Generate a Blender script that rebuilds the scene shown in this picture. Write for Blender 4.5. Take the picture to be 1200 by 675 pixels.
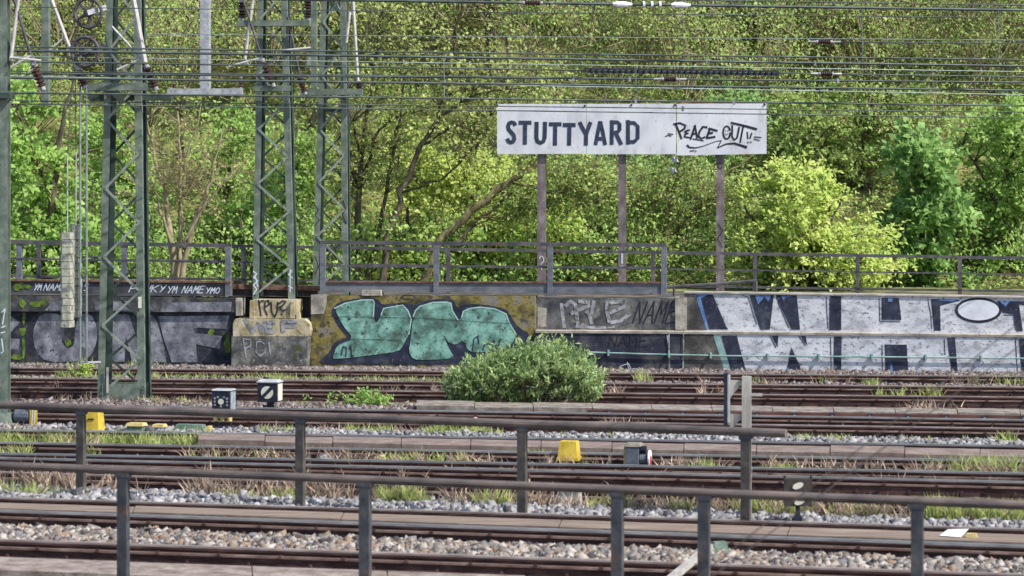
import bpy, math
import numpy as np
from mathutils import Vector
R = math.radians
scene = bpy.context.scene
for o in list(bpy.data.objects): bpy.data.objects.remove(o)
col = scene.collection

# ---------------------------------------------------------------- camera, sky, sun, exposure
FPX, CX, HY, CZ = 2800.0, 600.0, 240.0, 3.5      # focal length in photo pixels, principal column, horizon row, eye height
cam = bpy.data.cameras.new('camera'); camo = bpy.data.objects.new('camera', cam); col.objects.link(camo)
camo.location = (0, 0, CZ); camo.rotation_euler = (R(90), 0, 0)
cam.sensor_width = 36; cam.lens = 36 * FPX / 1200; cam.shift_y = -(337.5 - HY) / 1200
cam.clip_start = .5; cam.clip_end = 2000
cam.dof.use_dof = True; cam.dof.focus_distance = 50; cam.dof.aperture_fstop = 3.2
scene.camera = camo
SUN = Vector((.60, -.36, .74)).normalized()
w = bpy.data.worlds.new('World'); scene.world = w; w.use_nodes = True
nt = w.node_tree; bg = nt.nodes['Background']; sk = nt.nodes.new('ShaderNodeTexSky'); sk.sky_type = 'NISHITA'
sk.sun_disc = False; sk.sun_elevation = math.asin(SUN.z); sk.sun_rotation = math.atan2(SUN.x, SUN.y)
nt.links.new(sk.outputs[0], bg.inputs[0]); bg.inputs[1].default_value = .15
sl = bpy.data.lights.new('sun', 'SUN'); sl.energy = 4.2; sl.angle = R(.53); sl.color = (1, .955, .88)
so = bpy.data.objects.new('sun', sl); col.objects.link(so); so.rotation_euler = SUN.to_track_quat('Z', 'Y').to_euler()
so.location = (30, -20, 40)
vs = scene.view_settings; vs.view_transform = 'Standard'; vs.look = 'None'; vs.exposure = .5; vs.gamma = 1; vs.use_curve_mapping = False
scene.render.engine = 'CYCLES'

# ---------------------------------------------------------------- helpers
def P(px, py, D): return np.array([(px - CX) / FPX * D, D, CZ - (py - HY) / FPX * D])
def G(px, py, z=0.): return P(px, py, (CZ - z) * FPX / (py - HY))
def V3(*a): return np.array(a, float)
def nrm(v):
    v = np.asarray(v, float); return v / (np.linalg.norm(v) + 1e-12)
UP = V3(0, 0, 1)
YAW = R(8.0)                                       # the tracks come nearer to the right
class Fr:                                          # local frame: x along the tracks, y away from the viewer, z up
    def __init__(s, o, a=YAW):
        s.o = np.asarray(o, float); s.x = V3(math.cos(a), -math.sin(a), 0); s.y = V3(math.sin(a), math.cos(a), 0)
    def __call__(s, x, y, z): return s.o + s.x * x + s.y * y + UP * z

ORG = {}
class MB:
    def __init__(s): s.v = []; s.f = []; s.m = []
    def add(s, vs, fs, mi=0):
        b = len(s.v); s.v += [tuple(map(float, p)) for p in vs]
        for f in fs: s.f.append([b + i for i in f]); s.m.append(mi)
        return s
    def hexa(s, c, mi=0):                          # 8 corners: bottom ring 0-3, top ring 4-7
        return s.add(c, [(3, 2, 1, 0), (4, 5, 6, 7), (0, 1, 5, 4), (1, 2, 6, 5), (2, 3, 7, 6), (3, 0, 4, 7)], mi)
    def box(s, fr, x0, x1, y0, y1, z0, z1, tx=0, ty=0, mi=0):
        c = [fr(x0, y0, z0), fr(x1, y0, z0), fr(x1, y1, z0), fr(x0, y1, z0),
             fr(x0 + tx, y0 + ty, z1), fr(x1 - tx, y0 + ty, z1), fr(x1 - tx, y1 - ty, z1), fr(x0 + tx, y1 - ty, z1)]
        return s.hexa(c, mi)
    def bar(s, p, q, w, h, up=UP, mi=0):
        p, q = np.asarray(p, float), np.asarray(q, float); d = nrm(q - p)
        if abs(np.dot(d, nrm(up))) > .98: up = V3(0, 1, 0)
        a = nrm(np.cross(d, up)) * w / 2; b = nrm(np.cross(a, d)) * h / 2
        return s.hexa([p - a - b, p + a - b, p + a + b, p - a + b, q - a - b, q + a - b, q + a + b, q - a + b], mi)
    def tube(s, p, q, r0, r1=None, n=8, mi=0, cap=True):
        r1 = r0 if r1 is None else r1; p, q = np.asarray(p, float), np.asarray(q, float); d = nrm(q - p)
        a = nrm(np.cross(d, UP if abs(d[2]) < .9 else V3(1, 0, 0))); b = np.cross(d, a)
        an = [2 * math.pi * i / n for i in range(n)]
        vs = [p + (a * math.cos(t) + b * math.sin(t)) * r0 for t in an] + [q + (a * math.cos(t) + b * math.sin(t)) * r1 for t in an]
        fs = [(i, (i + 1) % n, n + (i + 1) % n, n + i) for i in range(n)]
        if cap: fs += [tuple(range(n - 1, -1, -1)), tuple(range(n, 2 * n))]
        return s.add(vs, fs, mi)
    def path(s, pts, rad, n=6, mi=0):
        pts = [np.asarray(p, float) for p in pts]; N = len(pts)
        rad = rad if hasattr(rad, '__len__') else [rad] * N
        vs = []; ref = None
        for i in range(N):
            d = nrm(pts[min(i + 1, N - 1)] - pts[max(i - 1, 0)])
            if ref is None: ref = nrm(np.cross(d, V3(.3, .9, .1)))
            ref = nrm(ref - d * np.dot(ref, d)); b = np.cross(d, ref)
            for k in range(n):
                t = 2 * math.pi * k / n; vs.append(pts[i] + (ref * math.cos(t) + b * math.sin(t)) * rad[i])
        fs = [(i * n + k, i * n + (k + 1) % n, (i + 1) * n + (k + 1) % n, (i + 1) * n + k) for i in range(N - 1) for k in range(n)]
        fs += [tuple(range(n - 1, -1, -1)), tuple(range((N - 1) * n, N * n))]
        return s.add(vs, fs, mi)
    def lathe(s, o, ax, prof, n=12, mi=0):         # prof: (distance along axis, radius)
        o, ax = np.asarray(o, float), nrm(ax); a = nrm(np.cross(ax, V3(.2, .7, .3))); b = np.cross(ax, a)
        vs = [o + ax * t + (a * math.cos(6.28319 * k / n) + b * math.sin(6.28319 * k / n)) * r for t, r in prof for k in range(n)]
        N = len(prof); fs = [(i * n + k, i * n + (k + 1) % n, (i + 1) * n + (k + 1) % n, (i + 1) * n + k) for i in range(N - 1) for k in range(n)]
        fs += [tuple(range(n - 1, -1, -1)), tuple(range((N - 1) * n, N * n))]
        return s.add(vs, fs, mi)
    def torus(s, c, ax, Rr, r, n=24, k=6):
        c, ax = np.asarray(c, float), nrm(ax); a = nrm(np.cross(ax, V3(.2, .3, .9))); b = np.cross(ax, a); vs = []
        for i in range(n):
            t = 6.283185 * i / n; e = a * math.cos(t) + b * math.sin(t)
            for j in range(k):
                u = 6.283185 * j / k; vs.append(c + e * (Rr + r * math.cos(u)) + ax * r * math.sin(u))
        return s.add(vs, [(i * k + j, i * k + (j + 1) % k, ((i + 1) % n) * k + (j + 1) % k, ((i + 1) % n) * k + j) for i in range(n) for j in range(k)])
    def prism(s, pts, vec, mi=0):                  # planar outline pushed along vec
        n = len(pts); vec = np.asarray(vec, float); a = [np.asarray(p, float) for p in pts]
        return s.add(a + [p + vec for p in a], [tuple(range(n)), tuple(range(2 * n - 1, n - 1, -1))] + [(i, (i + 1) % n, n + (i + 1) % n, n + i)[::-1] for i in range(n)], mi)
    def build(s, name, mats, parent=None, label=None, cat=None, group=None, kind=None, smooth=False, fix=True):
        me = bpy.data.meshes.new(name); v = np.array(s.v)
        if parent is not None: org = ORG[parent.name]
        else: org = V3((v[:, 0].min() + v[:, 0].max()) / 2, (v[:, 1].min() + v[:, 1].max()) / 2, v[:, 2].min())
        me.from_pydata([tuple(p) for p in v - org], [], s.f); me.update()
        mats = mats if isinstance(mats, (list, tuple)) else [mats]
        for m in mats: me.materials.append(m)
        if len(mats) > 1: me.polygons.foreach_set('material_index', s.m)
        if smooth: me.polygons.foreach_set('use_smooth', [True] * len(me.polygons))
        if fix:
            import bmesh
            bm = bmesh.new(); bm.from_mesh(me); bmesh.ops.recalc_face_normals(bm, faces=bm.faces[:]); bm.to_mesh(me); bm.free()
        return link(me, name, parent, org, label, cat, group, kind)
def link(me, name, parent, org, label=None, cat=None, group=None, kind=None):
    o = bpy.data.objects.new(name, me); col.objects.link(o); ORG[o.name] = org
    if parent is not None: o.parent = parent
    else: o.location = tuple(org)
    return tag(o, label, cat, group, kind)
def tag(o, label=None, cat=None, group=None, kind=None):
    if label: o['label'] = label
    if cat: o['category'] = cat
    if group: o['group'] = group
    if kind: o['kind'] = kind
    return o
def thing(name, loc, label, cat, group=None):
    o = bpy.data.objects.new(name, None); col.objects.link(o); o.location = tuple(map(float, loc)); o.empty_display_size = .2; o['kind'] = 'thing'
    ORG[o.name] = np.asarray(loc, float); return tag(o, label, cat, group)
def npmesh(name, V, k, mat, parent=None, org=None, **kw):   # V: (n*k,3) verts, every k verts one face
    me = bpy.data.meshes.new(name); V = np.asarray(V, float); org = V3(V[:, 0].mean(), V[:, 1].mean(), V[:, 2].min()) if org is None else org
    n = len(V); nf = n // k
    me.vertices.add(n); me.vertices.foreach_set('co', (V - org).astype(np.float32).ravel())
    me.loops.add(n); me.loops.foreach_set('vertex_index', np.arange(n, dtype=np.int32))
    me.polygons.add(nf); me.polygons.foreach_set('loop_start', np.arange(0, n, k, dtype=np.int32)); me.polygons.foreach_set('loop_total', np.full(nf, k, np.int32))
    me.update(); me.validate(); me.materials.append(mat)
    return link(me, name, parent, org, **kw)
def npindexed(name, V, Fc, mat, parent=None, org=None, **kw):
    me = bpy.data.meshes.new(name); V = np.asarray(V, float); Fc = np.asarray(Fc, np.int32); org = V3(V[:, 0].mean(), V[:, 1].mean(), V[:, 2].min()) if org is None else org
    k = Fc.shape[1]; nf = len(Fc)
    me.vertices.add(len(V)); me.vertices.foreach_set('co', (V - org).astype(np.float32).ravel())
    me.loops.add(nf * k); me.loops.foreach_set('vertex_index', Fc.ravel())
    me.polygons.add(nf); me.polygons.foreach_set('loop_start', np.arange(0, nf * k, k, dtype=np.int32)); me.polygons.foreach_set('loop_total', np.full(nf, k, np.int32))
    me.update(); me.validate(); me.materials.append(mat)
    return link(me, name, parent, org, **kw)

# ---------------------------------------------------------------- materials
def ramp(nt, fac, stops, k=1.):
    r = nt.nodes.new('ShaderNodeValToRGB'); e = r.color_ramp.elements
    while len(e) < len(stops): e.new(.5)
    for i, (p, c) in enumerate(stops): e[i].position = .5 + (p - .5) * k; e[i].color = (*c, 1)
    nt.links.new(fac, r.inputs[0]); return r.outputs[0]
def pm(name, stops, scale=6, rough=.8, bump=.15, bscale=None, metal=0, detail=8, spec=.3, stretch=(1, 1, 1), spots=None, island=0):
    """noise-driven colour ramp + fine relief. spots=(scale, lo, hi, colour): worn patches with their own shape"""
    m = bpy.data.materials.new(name); m.use_nodes = True; nt = m.node_tree; b = nt.nodes['Principled BSDF']
    g = nt.nodes.new('ShaderNodeNewGeometry'); mp = nt.nodes.new('ShaderNodeMapping'); mp.inputs['Scale'].default_value = stretch
    nt.links.new(g.outputs['Position'], mp.inputs[0])
    n = nt.nodes.new('ShaderNodeTexNoise'); n.inputs['Scale'].default_value = scale; n.inputs['Detail'].default_value = detail; n.inputs['Roughness'].default_value = .62
    nt.links.new(mp.outputs[0], n.inputs[0])
    fac = n.outputs[0]
    if island:
        mx = nt.nodes.new('ShaderNodeMix'); mx.inputs[0].default_value = island
        nt.links.new(n.outputs[0], mx.inputs[2]); nt.links.new(g.outputs['Random Per Island'], mx.inputs[3]); fac = mx.outputs[0]
    c = ramp(nt, fac, stops, 1. if island > .5 else .6)
    if spots:
        for sp in (spots if isinstance(spots, list) else [spots]):
            n2 = nt.nodes.new('ShaderNodeTexNoise'); n2.inputs['Scale'].default_value = sp[0]; n2.inputs['Detail'].default_value = 10; n2.inputs['Roughness'].default_value = .7
            nt.links.new(mp.outputs[0], n2.inputs[0])
            f2 = ramp(nt, n2.outputs[0], [(sp[1], (0, 0, 0)), (sp[2], (1, 1, 1))], .72)
            mx = nt.nodes.new('ShaderNodeMix'); mx.data_type = 'RGBA'; nt.links.new(f2, mx.inputs[0]); nt.links.new(c, mx.inputs[6]); mx.inputs[7].default_value = (*sp[3], 1)
            c = mx.outputs[2]
    nt.links.new(c, b.inputs['Base Color'])
    b.inputs['Roughness'].default_value = rough; b.inputs['Metallic'].default_value = metal; b.inputs['Specular IOR Level'].default_value = spec
    if bump:
        n3 = nt.nodes.new('ShaderNodeTexNoise'); n3.inputs['Scale'].default_value = bscale or scale * 5; n3.inputs['Detail'].default_value = 6
        nt.links.new(mp.outputs[0], n3.inputs[0])
        bp = nt.nodes.new('ShaderNodeBump'); bp.inputs['Strength'].default_value = bump; bp.inputs['Distance'].default_value = .02
        nt.links.new(n3.outputs[0], bp.inputs['Height']); nt.links.new(bp.outputs[0], b.inputs['Normal'])
    return m
def leafmat(name, stops, trans=.35, big=None, sat=.86, gain=1.36):
    stops = [(p, tuple(min(.78, (x * sat + (.3 * c[0] + .6 * c[1] + .1 * c[2]) * (1 - sat)) * gain) for x in c)) for p, c in stops]
    m = bpy.data.materials.new(name); m.use_nodes = True; nt = m.node_tree; nt.nodes.clear()
    out = nt.nodes.new('ShaderNodeOutputMaterial'); g = nt.nodes.new('ShaderNodeNewGeometry')
    fac = g.outputs['Random Per Island']
    if big:
        n = nt.nodes.new('ShaderNodeTexNoise'); n.inputs['Scale'].default_value = big; n.inputs['Detail'].default_value = 3
        nt.links.new(g.outputs['Position'], n.inputs[0])
        rr = ramp(nt, n.outputs[0], [(.3, (0, 0, 0)), (.7, (1, 1, 1))])
        mx = nt.nodes.new('ShaderNodeMix'); mx.inputs[0].default_value = .6; nt.links.new(fac, mx.inputs[2]); nt.links.new(rr, mx.inputs[3]); fac = mx.outputs[0]
    c = ramp(nt, fac, stops)
    d = nt.nodes.new('ShaderNodeBsdfPrincipled'); d.inputs['Roughness'].default_value = .55; d.inputs['Specular IOR Level'].default_value = .25
    t = nt.nodes.new('ShaderNodeBsdfTranslucent'); mix = nt.nodes.new('ShaderNodeMixShader'); mix.inputs[0].default_value = trans
    nt.links.new(c, d.inputs['Base Color']); nt.links.new(c, t.inputs[0]); nt.links.new(d.outputs[0], mix.inputs[1]); nt.links.new(t.outputs[0], mix.inputs[2])
    nt.links.new(mix.outputs[0], out.inputs[0]); return m
M = {}
M['yard'] = pm('yard_dirt', [(.3, (.045, .033, .026)), (.55, (.12, .092, .07)), (.72, (.24, .2, .16))], 3, .95, .7, 45, spec=.1)
M['terrace'] = pm('terrace_soil', [(.3, (.06, .055, .045)), (.6, (.15, .135, .11)), (.75, (.24, .21, .175))], 2, .95, .6, 30, spec=.1)
M['hill'] = pm('hill_litter', [(.3, (.07, .075, .025)), (.5, (.16, .165, .055)), (.7, (.25, .24, .1))], .9, .95, .8, 8, spec=.1)
M['rail'] = pm('rail_rust', [(.3, (.034, .017, .016)), (.55, (.064, .032, .029)), (.75, (.11, .06, .05))], 7, .85, .3, 60, stretch=(.4, 1, 2))
M['railtop'] = pm('rail_head_rust', [(.3, (.2, .15, .135)), (.6, (.33, .265, .24)), (.8, (.43, .36, .33))], 6, .5, .05, metal=.2, stretch=(.3, 1, 1))
M['railshine'] = pm('rail_head_worn', [(.3, (.34, .33, .35)), (.6, (.5, .49, .52)), (.8, (.6, .58, .6))], 6, .32, .02, metal=.75, stretch=(.3, 1, 1))
M['raildust'] = pm('rail_foot_dust', [(.3, (.13, .08, .066)), (.6, (.22, .145, .12)), (.8, (.31, .225, .19))], 8, .9, .2, stretch=(.4, 1, 1))
M['concrete'] = pm('weathered_concrete', [(.25, (.13, .11, .095)), (.5, (.23, .195, .165)), (.75, (.34, .3, .26))], 5, .9, .3, 40, spots=(9, .55, .72, (.16, .13, .1)))
M['slab'] = pm('walkway_slab', [(.25, (.13, .092, .078)), (.5, (.2, .148, .125)), (.75, (.28, .22, .19))], 4, .9, .25, 40, spots=(7, .56, .72, (.15, .115, .095)), island=.25)
M['timber'] = pm('weathered_timber', [(.25, (.12, .085, .066)), (.5, (.21, .157, .122)), (.75, (.31, .245, .19))], 5, .9, .35, 30, stretch=(.25, 3, 3), spots=(6, .58, .75, (.13, .09, .07)), island=.3)
M['redbeam'] = pm('red_brown_beam', [(.3, (.075, .032, .026)), (.7, (.15, .065, .05))], 6, .8, .2, stretch=(.3, 1, 1))
M['fence'] = pm('fence_grey_steel', [(.3, (.045, .048, .056)), (.55, (.078, .08, .088)), (.78, (.13, .12, .115))], 6, .6, .15, 40, metal=.1, spots=(5, .6, .75, (.14, .085, .06)))
M['fencetop'] = pm('fence_rail_worn', [(.3, (.085, .07, .066)), (.55, (.14, .112, .10)), (.78, (.21, .16, .135))], 5, .65, .1, metal=.1, stretch=(.4, 1, 1))
M['upfence'] = pm('walkway_rail_paint', [(.3, (.055, .055, .065)), (.6, (.10, .095, .105)), (.8, (.17, .14, .135))], 5, .65, .1, spots=(4, .6, .72, (.12, .075, .06)))
M['girder'] = pm('girder_grey', [(.3, (.10, .11, .13)), (.6, (.16, .17, .195)), (.8, (.22, .22, .24))], 3, .7, .1, spots=(3, .62, .75, (.1, .075, .07)), stretch=(1, 1, 2))
M['girderdark'] = pm('girder_dark', [(.3, (.045, .045, .05)), (.6, (.08, .08, .09)), (.8, (.13, .12, .12))], 3, .8, .15)
M['rust'] = pm('plain_rust', [(.3, (.10, .05, .035)), (.6, (.2, .11, .08)), (.8, (.3, .19, .14))], 8, .9, .2)
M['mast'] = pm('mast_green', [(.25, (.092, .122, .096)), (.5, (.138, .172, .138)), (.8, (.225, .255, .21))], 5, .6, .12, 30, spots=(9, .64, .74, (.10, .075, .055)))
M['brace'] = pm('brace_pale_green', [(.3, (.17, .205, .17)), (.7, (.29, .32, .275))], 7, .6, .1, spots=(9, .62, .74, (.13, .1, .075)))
M['mastdark_shade'] = pm('mast_dark_green_and_shade', [(.3, (.03, .052, .045)), (.7, (.06, .085, .072))], 5, .7, .1)  # dark bars and bolts; also shade painted onto the rear legs and braces
M['galv'] = pm('galvanised', [(.3, (.36, .37, .39)), (.6, (.47, .48, .5)), (.8, (.58, .58, .6))], 9, .5, .1, metal=.3, spots=(12, .58, .68, (.18, .2, .25)))
M['paletube'] = pm('pale_tube', [(.3, (.42, .40, .38)), (.7, (.6, .57, .54))], 8, .55, .05, metal=.2)
M['wheel'] = pm('wheel_iron', [(.3, (.055, .05, .062)), (.7, (.12, .11, .125))], 10, .7, .1)
M['weight'] = pm('weight_concrete', [(.25, (.24, .24, .19)), (.5, (.37, .37, .3)), (.75, (.47, .46, .39))], 8, .9, .3, 40, spots=(8, .58, .7, (.14, .13, .09)))
M['wire'] = pm('wire_copper_dark', [(.3, (.045, .06, .06)), (.7, (.09, .115, .11))], 3, .5, 0, metal=.3)
M['wirelight'] = pm('wire_light', [(.3, (.2, .25, .24)), (.7, (.3, .36, .34))], 3, .45, 0, metal=.4)
M['insul'] = pm('insulator_brown', [(.3, (.035, .016, .016)), (.7, (.075, .035, .035))], 12, .25, 0, spec=.6)
M['insulcap'] = pm('insulator_cap', [(.3, (.22, .22, .23)), (.7, (.36, .36, .37))], 12, .5, .1, metal=.3)
M['white'] = pm('section_white', [(.3, (.6, .61, .66)), (.7, (.76, .77, .82))], 5, .5, .05)
M['board'] = pm('sign_white', [(.25, (.56, .57, .60)), (.5, (.66, .67, .695)), (.8, (.74, .745, .76))], 2.2, .6, .06, 20, stretch=(1, 1, .6), spots=[(3, .58, .78, (.47, .45, .42)), (11, .66, .76, (.36, .33, .3))])
M['letter'] = pm('sign_navy', [(.3, (.022, .032, .06)), (.7, (.045, .058, .10))], 9, .7, .05, spots=(30, .66, .74, (.25, .26, .3)))
M['marker'] = pm('marker_black', [(.3, (.012, .013, .02)), (.7, (.028, .03, .042))], 9, .6, 0)
M['ipost'] = pm('sign_post_steel', [(.3, (.12, .095, .095)), (.6, (.2, .165, .165)), (.8, (.29, .25, .25))], 6, .8, .2, stretch=(1, 1, .5))
M['wallA'] = pm('wall_dark_paint', [(.3, (.016, .018, .026)), (.55, (.034, .036, .048)), (.78, (.09, .09, .095))], 4, .85, .45, 18, spots=[(14, .66, .74, (.19, .18, .165)), (2.2, .62, .72, (.06, .075, .02))])
M['capA'] = pm('wall_dark_coping', [(.3, (.028, .029, .034)), (.55, (.06, .06, .065)), (.78, (.14, .13, .12))], 4, .85, .45, 18, spots=[(2.2, .6, .7, (.09, .11, .02))])
M['silver'] = pm('graffiti_silver', [(.3, (.085, .087, .105)), (.5, (.17, .173, .2)), (.75, (.31, .315, .345))], 3.2, .7, .4, 18, spots=[(13, .6, .68, (.035, .036, .045)), (2.6, .58, .72, (.09, .085, .08))])
M['lime'] = pm('graffiti_lime', [(.3, (.07, .11, .015)), (.7, (.17, .26, .035))], 6, .7, .2, spots=(16, .58, .66, (.04, .045, .03)))
M['tagwhite'] = pm('tag_white', [(.3, (.45, .5, .58)), (.7, (.68, .72, .78))], 6, .7, .05, spots=(16, .63, .7, (.16, .17, .2)))
M['wallB'] = pm('wall_olive_paint', [(.28, (.05, .045, .03)), (.45, (.13, .108, .04)), (.6, (.25, .2, .055)), (.75, (.22, .2, .16))], 2.6, .85, .4, 18, spots=[(5, .53, .66, (.05, .045, .035)), (1.2, .60, .66, (.2, .185, .165)), (22, .6, .68, (.03, .03, .03))])
M['navy'] = pm('graffiti_navy', [(.3, (.014, .017, .036)), (.6, (.03, .036, .062)), (.8, (.07, .078, .105))], 4, .75, .3, 18, spots=(14, .66, .74, (.2, .2, .2)))
M['teal'] = pm('graffiti_teal', [(.28, (.075, .14, .115)), (.45, (.13, .27, .22)), (.6, (.21, .42, .35)), (.78, (.30, .52, .43))], 3, .7, .35, 18, spots=[(3.5, .52, .7, (.075, .12, .085)), (18, .64, .72, (.40, .48, .45)), (9, .6, .68, (.03, .05, .05))])
M['tealight'] = pm('graffiti_teal_edge', [(.3, (.3, .52, .44)), (.7, (.48, .68, .6))], 6, .7, .1, spots=(12, .6, .7, (.15, .26, .22)))
M['wallC'] = pm('wall_grey_concrete', [(.28, (.04, .04, .046)), (.5, (.11, .108, .108)), (.75, (.22, .21, .195))], 2.4, .85, .4, 18, spots=[(9, .6, .7, (.045, .045, .05)), (1.4, .6, .68, (.3, .28, .25))])
M['wallD'] = pm('wall_dark_lower', [(.3, (.018, .02, .034)), (.55, (.036, .038, .056)), (.8, (.10, .095, .09))], 3, .85, .4, 18, spots=(10, .68, .76, (.2, .19, .18)))
M['ghost'] = pm('graffiti_faded_white', [(.3, (.22, .22, .23)), (.55, (.34, .34, .36)), (.78, (.46, .46, .48))], 4, .8, .2, spots=[(9, .5, .62, (.12, .118, .12))])
M['beige'] = pm('bare_beige_concrete', [(.28, (.2, .18, .15)), (.5, (.36, .33, .28)), (.75, (.47, .44, .38))], 4, .9, .35, 30, spots=(7, .6, .7, (.2, .17, .13)))
M['ledge'] = pm('ledge_concrete', [(.28, (.26, .225, .185)), (.55, (.42, .375, .32)), (.78, (.52, .47, .41))], 4, .9, .3, 30, spots=(8, .6, .72, (.2, .16, .12)))
M['wallE'] = pm('graffiti_worn_white', [(.25, (.36, .37, .41)), (.45, (.52, .53, .57)), (.7, (.62, .63, .66))], 2.4, .75, .35, 18, stretch=(1, 1, 1.6), spots=[(9, .57, .66, (.18, .18, .19)), (2.2, .6, .74, (.34, .335, .34)), (28, .64, .72, (.13, .13, .14))])
M['purewhite'] = pm('graffiti_fresh_white', [(.3, (.55, .56, .62)), (.7, (.70, .71, .76))], 3, .7, .1, spots=(12, .66, .74, (.3, .3, .33)))
M['blue'] = pm('graffiti_blue', [(.3, (.07, .14, .32)), (.7, (.15, .26, .5))], 6, .75, .2, spots=(10, .56, .66, (.04, .05, .09)))
M['rawbrown'] = pm('raw_brown_concrete', [(.3, (.045, .042, .042)), (.55, (.10, .093, .085)), (.78, (.2, .18, .155))], 3, .9, .4, 20)
M['yblock'] = pm('yellow_stained_concrete', [(.25, (.27, .22, .12)), (.5, (.44, .375, .23)), (.75, (.55, .5, .37))], 4, .9, .35, 24, spots=[(6, .58, .68, (.16, .13, .09)), (14, .62, .7, (.5, .48, .44))])
M['gblock'] = pm('grey_stained_concrete', [(.25, (.045, .045, .045)), (.5, (.105, .105, .105)), (.75, (.24, .23, .2))], 4, .9, .45, 24, spots=[(16, .6, .68, (.27, .26, .24)), (3, .62, .7, (.07, .085, .03))])
M['pipe'] = pm('pipe_pale_green', [(.3, (.17, .30, .28)), (.7, (.3, .43, .4))], 3, .6, .1, spots=(4, .6, .7, (.42, .43, .45)))
M['yellow'] = pm('yellow_paint', [(.3, (.5, .34, .035)), (.7, (.68, .49, .07))], 6, .5, .08, spots=[(7, .58, .72, (.33, .23, .08)), (20, .66, .74, (.16, .12, .07))])
M['ylight'] = pm('yellow_pale', [(.3, (.4, .31, .12)), (.7, (.62, .5, .2))], 6, .6, .1, spots=(9, .56, .7, (.2, .19, .1)))
M['kerb'] = pm('kerb_brown_concrete', [(.25, (.15, .115, .095)), (.5, (.25, .2, .17)), (.75, (.34, .29, .25))], 5, .9, .35, 40, spots=(12, .58, .7, (.14, .11, .09)))
M['fencebrown'] = pm('fence_brown_steel', [(.3, (.05, .044, .04)), (.55, (.085, .075, .068)), (.78, (.14, .12, .1))], 6, .6, .15, 40, spots=(5, .58, .72, (.12, .075, .055)))
M['sigblack'] = pm('signal_black', [(.3, (.012, .015, .026)), (.7, (.028, .032, .048))], 8, .55, .05)
M['sigbrown'] = pm('signal_brown_black', [(.3, (.03, .024, .022)), (.7, (.065, .05, .045))], 8, .7, .1)
M['sigwhite'] = pm('signal_cream', [(.3, (.58, .54, .43)), (.7, (.72, .69, .6))], 8, .55, .05, spots=(14, .62, .72, (.35, .3, .22)))
M['sigroof'] = pm('signal_roof', [(.3, (.3, .31, .33)), (.7, (.46, .47, .48))], 8, .5, .05)
M['siggrey'] = pm('signal_side_grey', [(.3, (.2, .23, .27)), (.7, (.34, .37, .4))], 14, .6, .1)
M['motor'] = pm('machine_blue_grey', [(.3, (.075, .09, .115)), (.7, (.14, .155, .185))], 8, .6, .1)
M['mossgreen'] = pm('green_box_paint', [(.3, (.09, .14, .11)), (.7, (.17, .23, .18))], 8, .7, .1)
M['wpost'] = pm('grey_timber_post', [(.3, (.3, .28, .25)), (.7, (.45, .43, .39))], 6, .8, .2, stretch=(2, 2, .4))
M['redpaint'] = pm('red_paint', [(.3, (.4, .03, .03)), (.7, (.5, .06, .05))], 8, .5, 0)
M['pink'] = pm('pink_ball', [(.3, (.65, .25, .26)), (.7, (.75, .4, .4))], 12, .5, 0)
M['paper'] = pm('litter_paper', [(.3, (.75, .76, .78)), (.7, (.85, .85, .86))], 6, .7, .1)
M['shoe'] = pm('shoe_grey', [(.3, (.28, .29, .33)), (.7, (.42, .43, .48))], 14, .7, .1)
st = dict(rough=.9, bump=.4, bscale=60, island=.8, spec=.2)
M['stoneF'] = pm('ballast_mixed', [(.12, (.05, .046, .05)), (.3, (.16, .14, .128)), (.42, (.28, .19, .125)), (.52, (.24, .21, .185)), (.62, (.15, .148, .155)), (.72, (.34, .29, .24)), (.88, (.43, .39, .35))], 26, **st)
M['stoneW'] = pm('ballast_white', [(.12, (.08, .078, .085)), (.3, (.19, .185, .195)), (.5, (.29, .28, .28)), (.65, (.22, .2, .185)), (.88, (.44, .43, .435))], 26, **st)
M['stoneP'] = pm('ballast_pinkish', [(.12, (.065, .05, .047)), (.35, (.17, .135, .12)), (.55, (.25, .2, .18)), (.7, (.16, .14, .135)), (.88, (.34, .3, .275))], 26, **st)
M['bark'] = pm('bark_dark', [(.3, (.055, .046, .032)), (.55, (.115, .096, .064)), (.78, (.21, .18, .115))], 9, .95, .6, 25, stretch=(1, 1, .35))
M['barkmoss'] = pm('bark_mossy', [(.3, (.085, .076, .038)), (.55, (.18, .158, .075)), (.78, (.3, .27, .125))], 7, .95, .6, 25, stretch=(1, 1, .5))
M['barktan'] = pm('bark_tan', [(.3, (.15, .125, .07)), (.6, (.28, .235, .135)), (.8, (.4, .345, .21))], 9, .95, .4, 25)
M['twig'] = pm('twig_tan', [(.3, (.2, .165, .10)), (.6, (.33, .28, .17)), (.8, (.44, .38, .25))], 4, .95, 0)
M['lf_maple'] = leafmat('leaf_yellow_green', [(.0, (.25, .35, .04)), (.45, (.40, .51, .075)), (1, (.55, .63, .15))], .45, .8)
M['lf_bright'] = leafmat('leaf_bright_green', [(.0, (.15, .28, .04)), (.5, (.27, .43, .07)), (1, (.43, .57, .13))], .45, .8)
M['lf_dark'] = leafmat('leaf_deep_green', [(.0, (.11, .23, .05)), (.5, (.19, .34, .075)), (1, (.34, .49, .13))], .42, .8)
M['lf_mid'] = leafmat('leaf_mid_green', [(.0, (.17, .26, .045)), (.5, (.28, .39, .075)), (1, (.43, .51, .135))], .45, .6)
M['lf_bud'] = leafmat('leaf_olive_buds', [(.0, (.24, .21, .075)), (.5, (.38, .35, .11)), (1, (.5, .47, .17))], .4, .5)
M['lf_olive'] = leafmat('leaf_olive', [(.0, (.23, .21, .085)), (.5, (.35, .33, .12)), (1, (.46, .43, .17))], .4, .4)
M['lf_lime'] = leafmat('leaf_pale_lime', [(.0, (.25, .31, .06)), (.5, (.37, .44, .09)), (1, (.49, .54, .15))], .45, .4)
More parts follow.
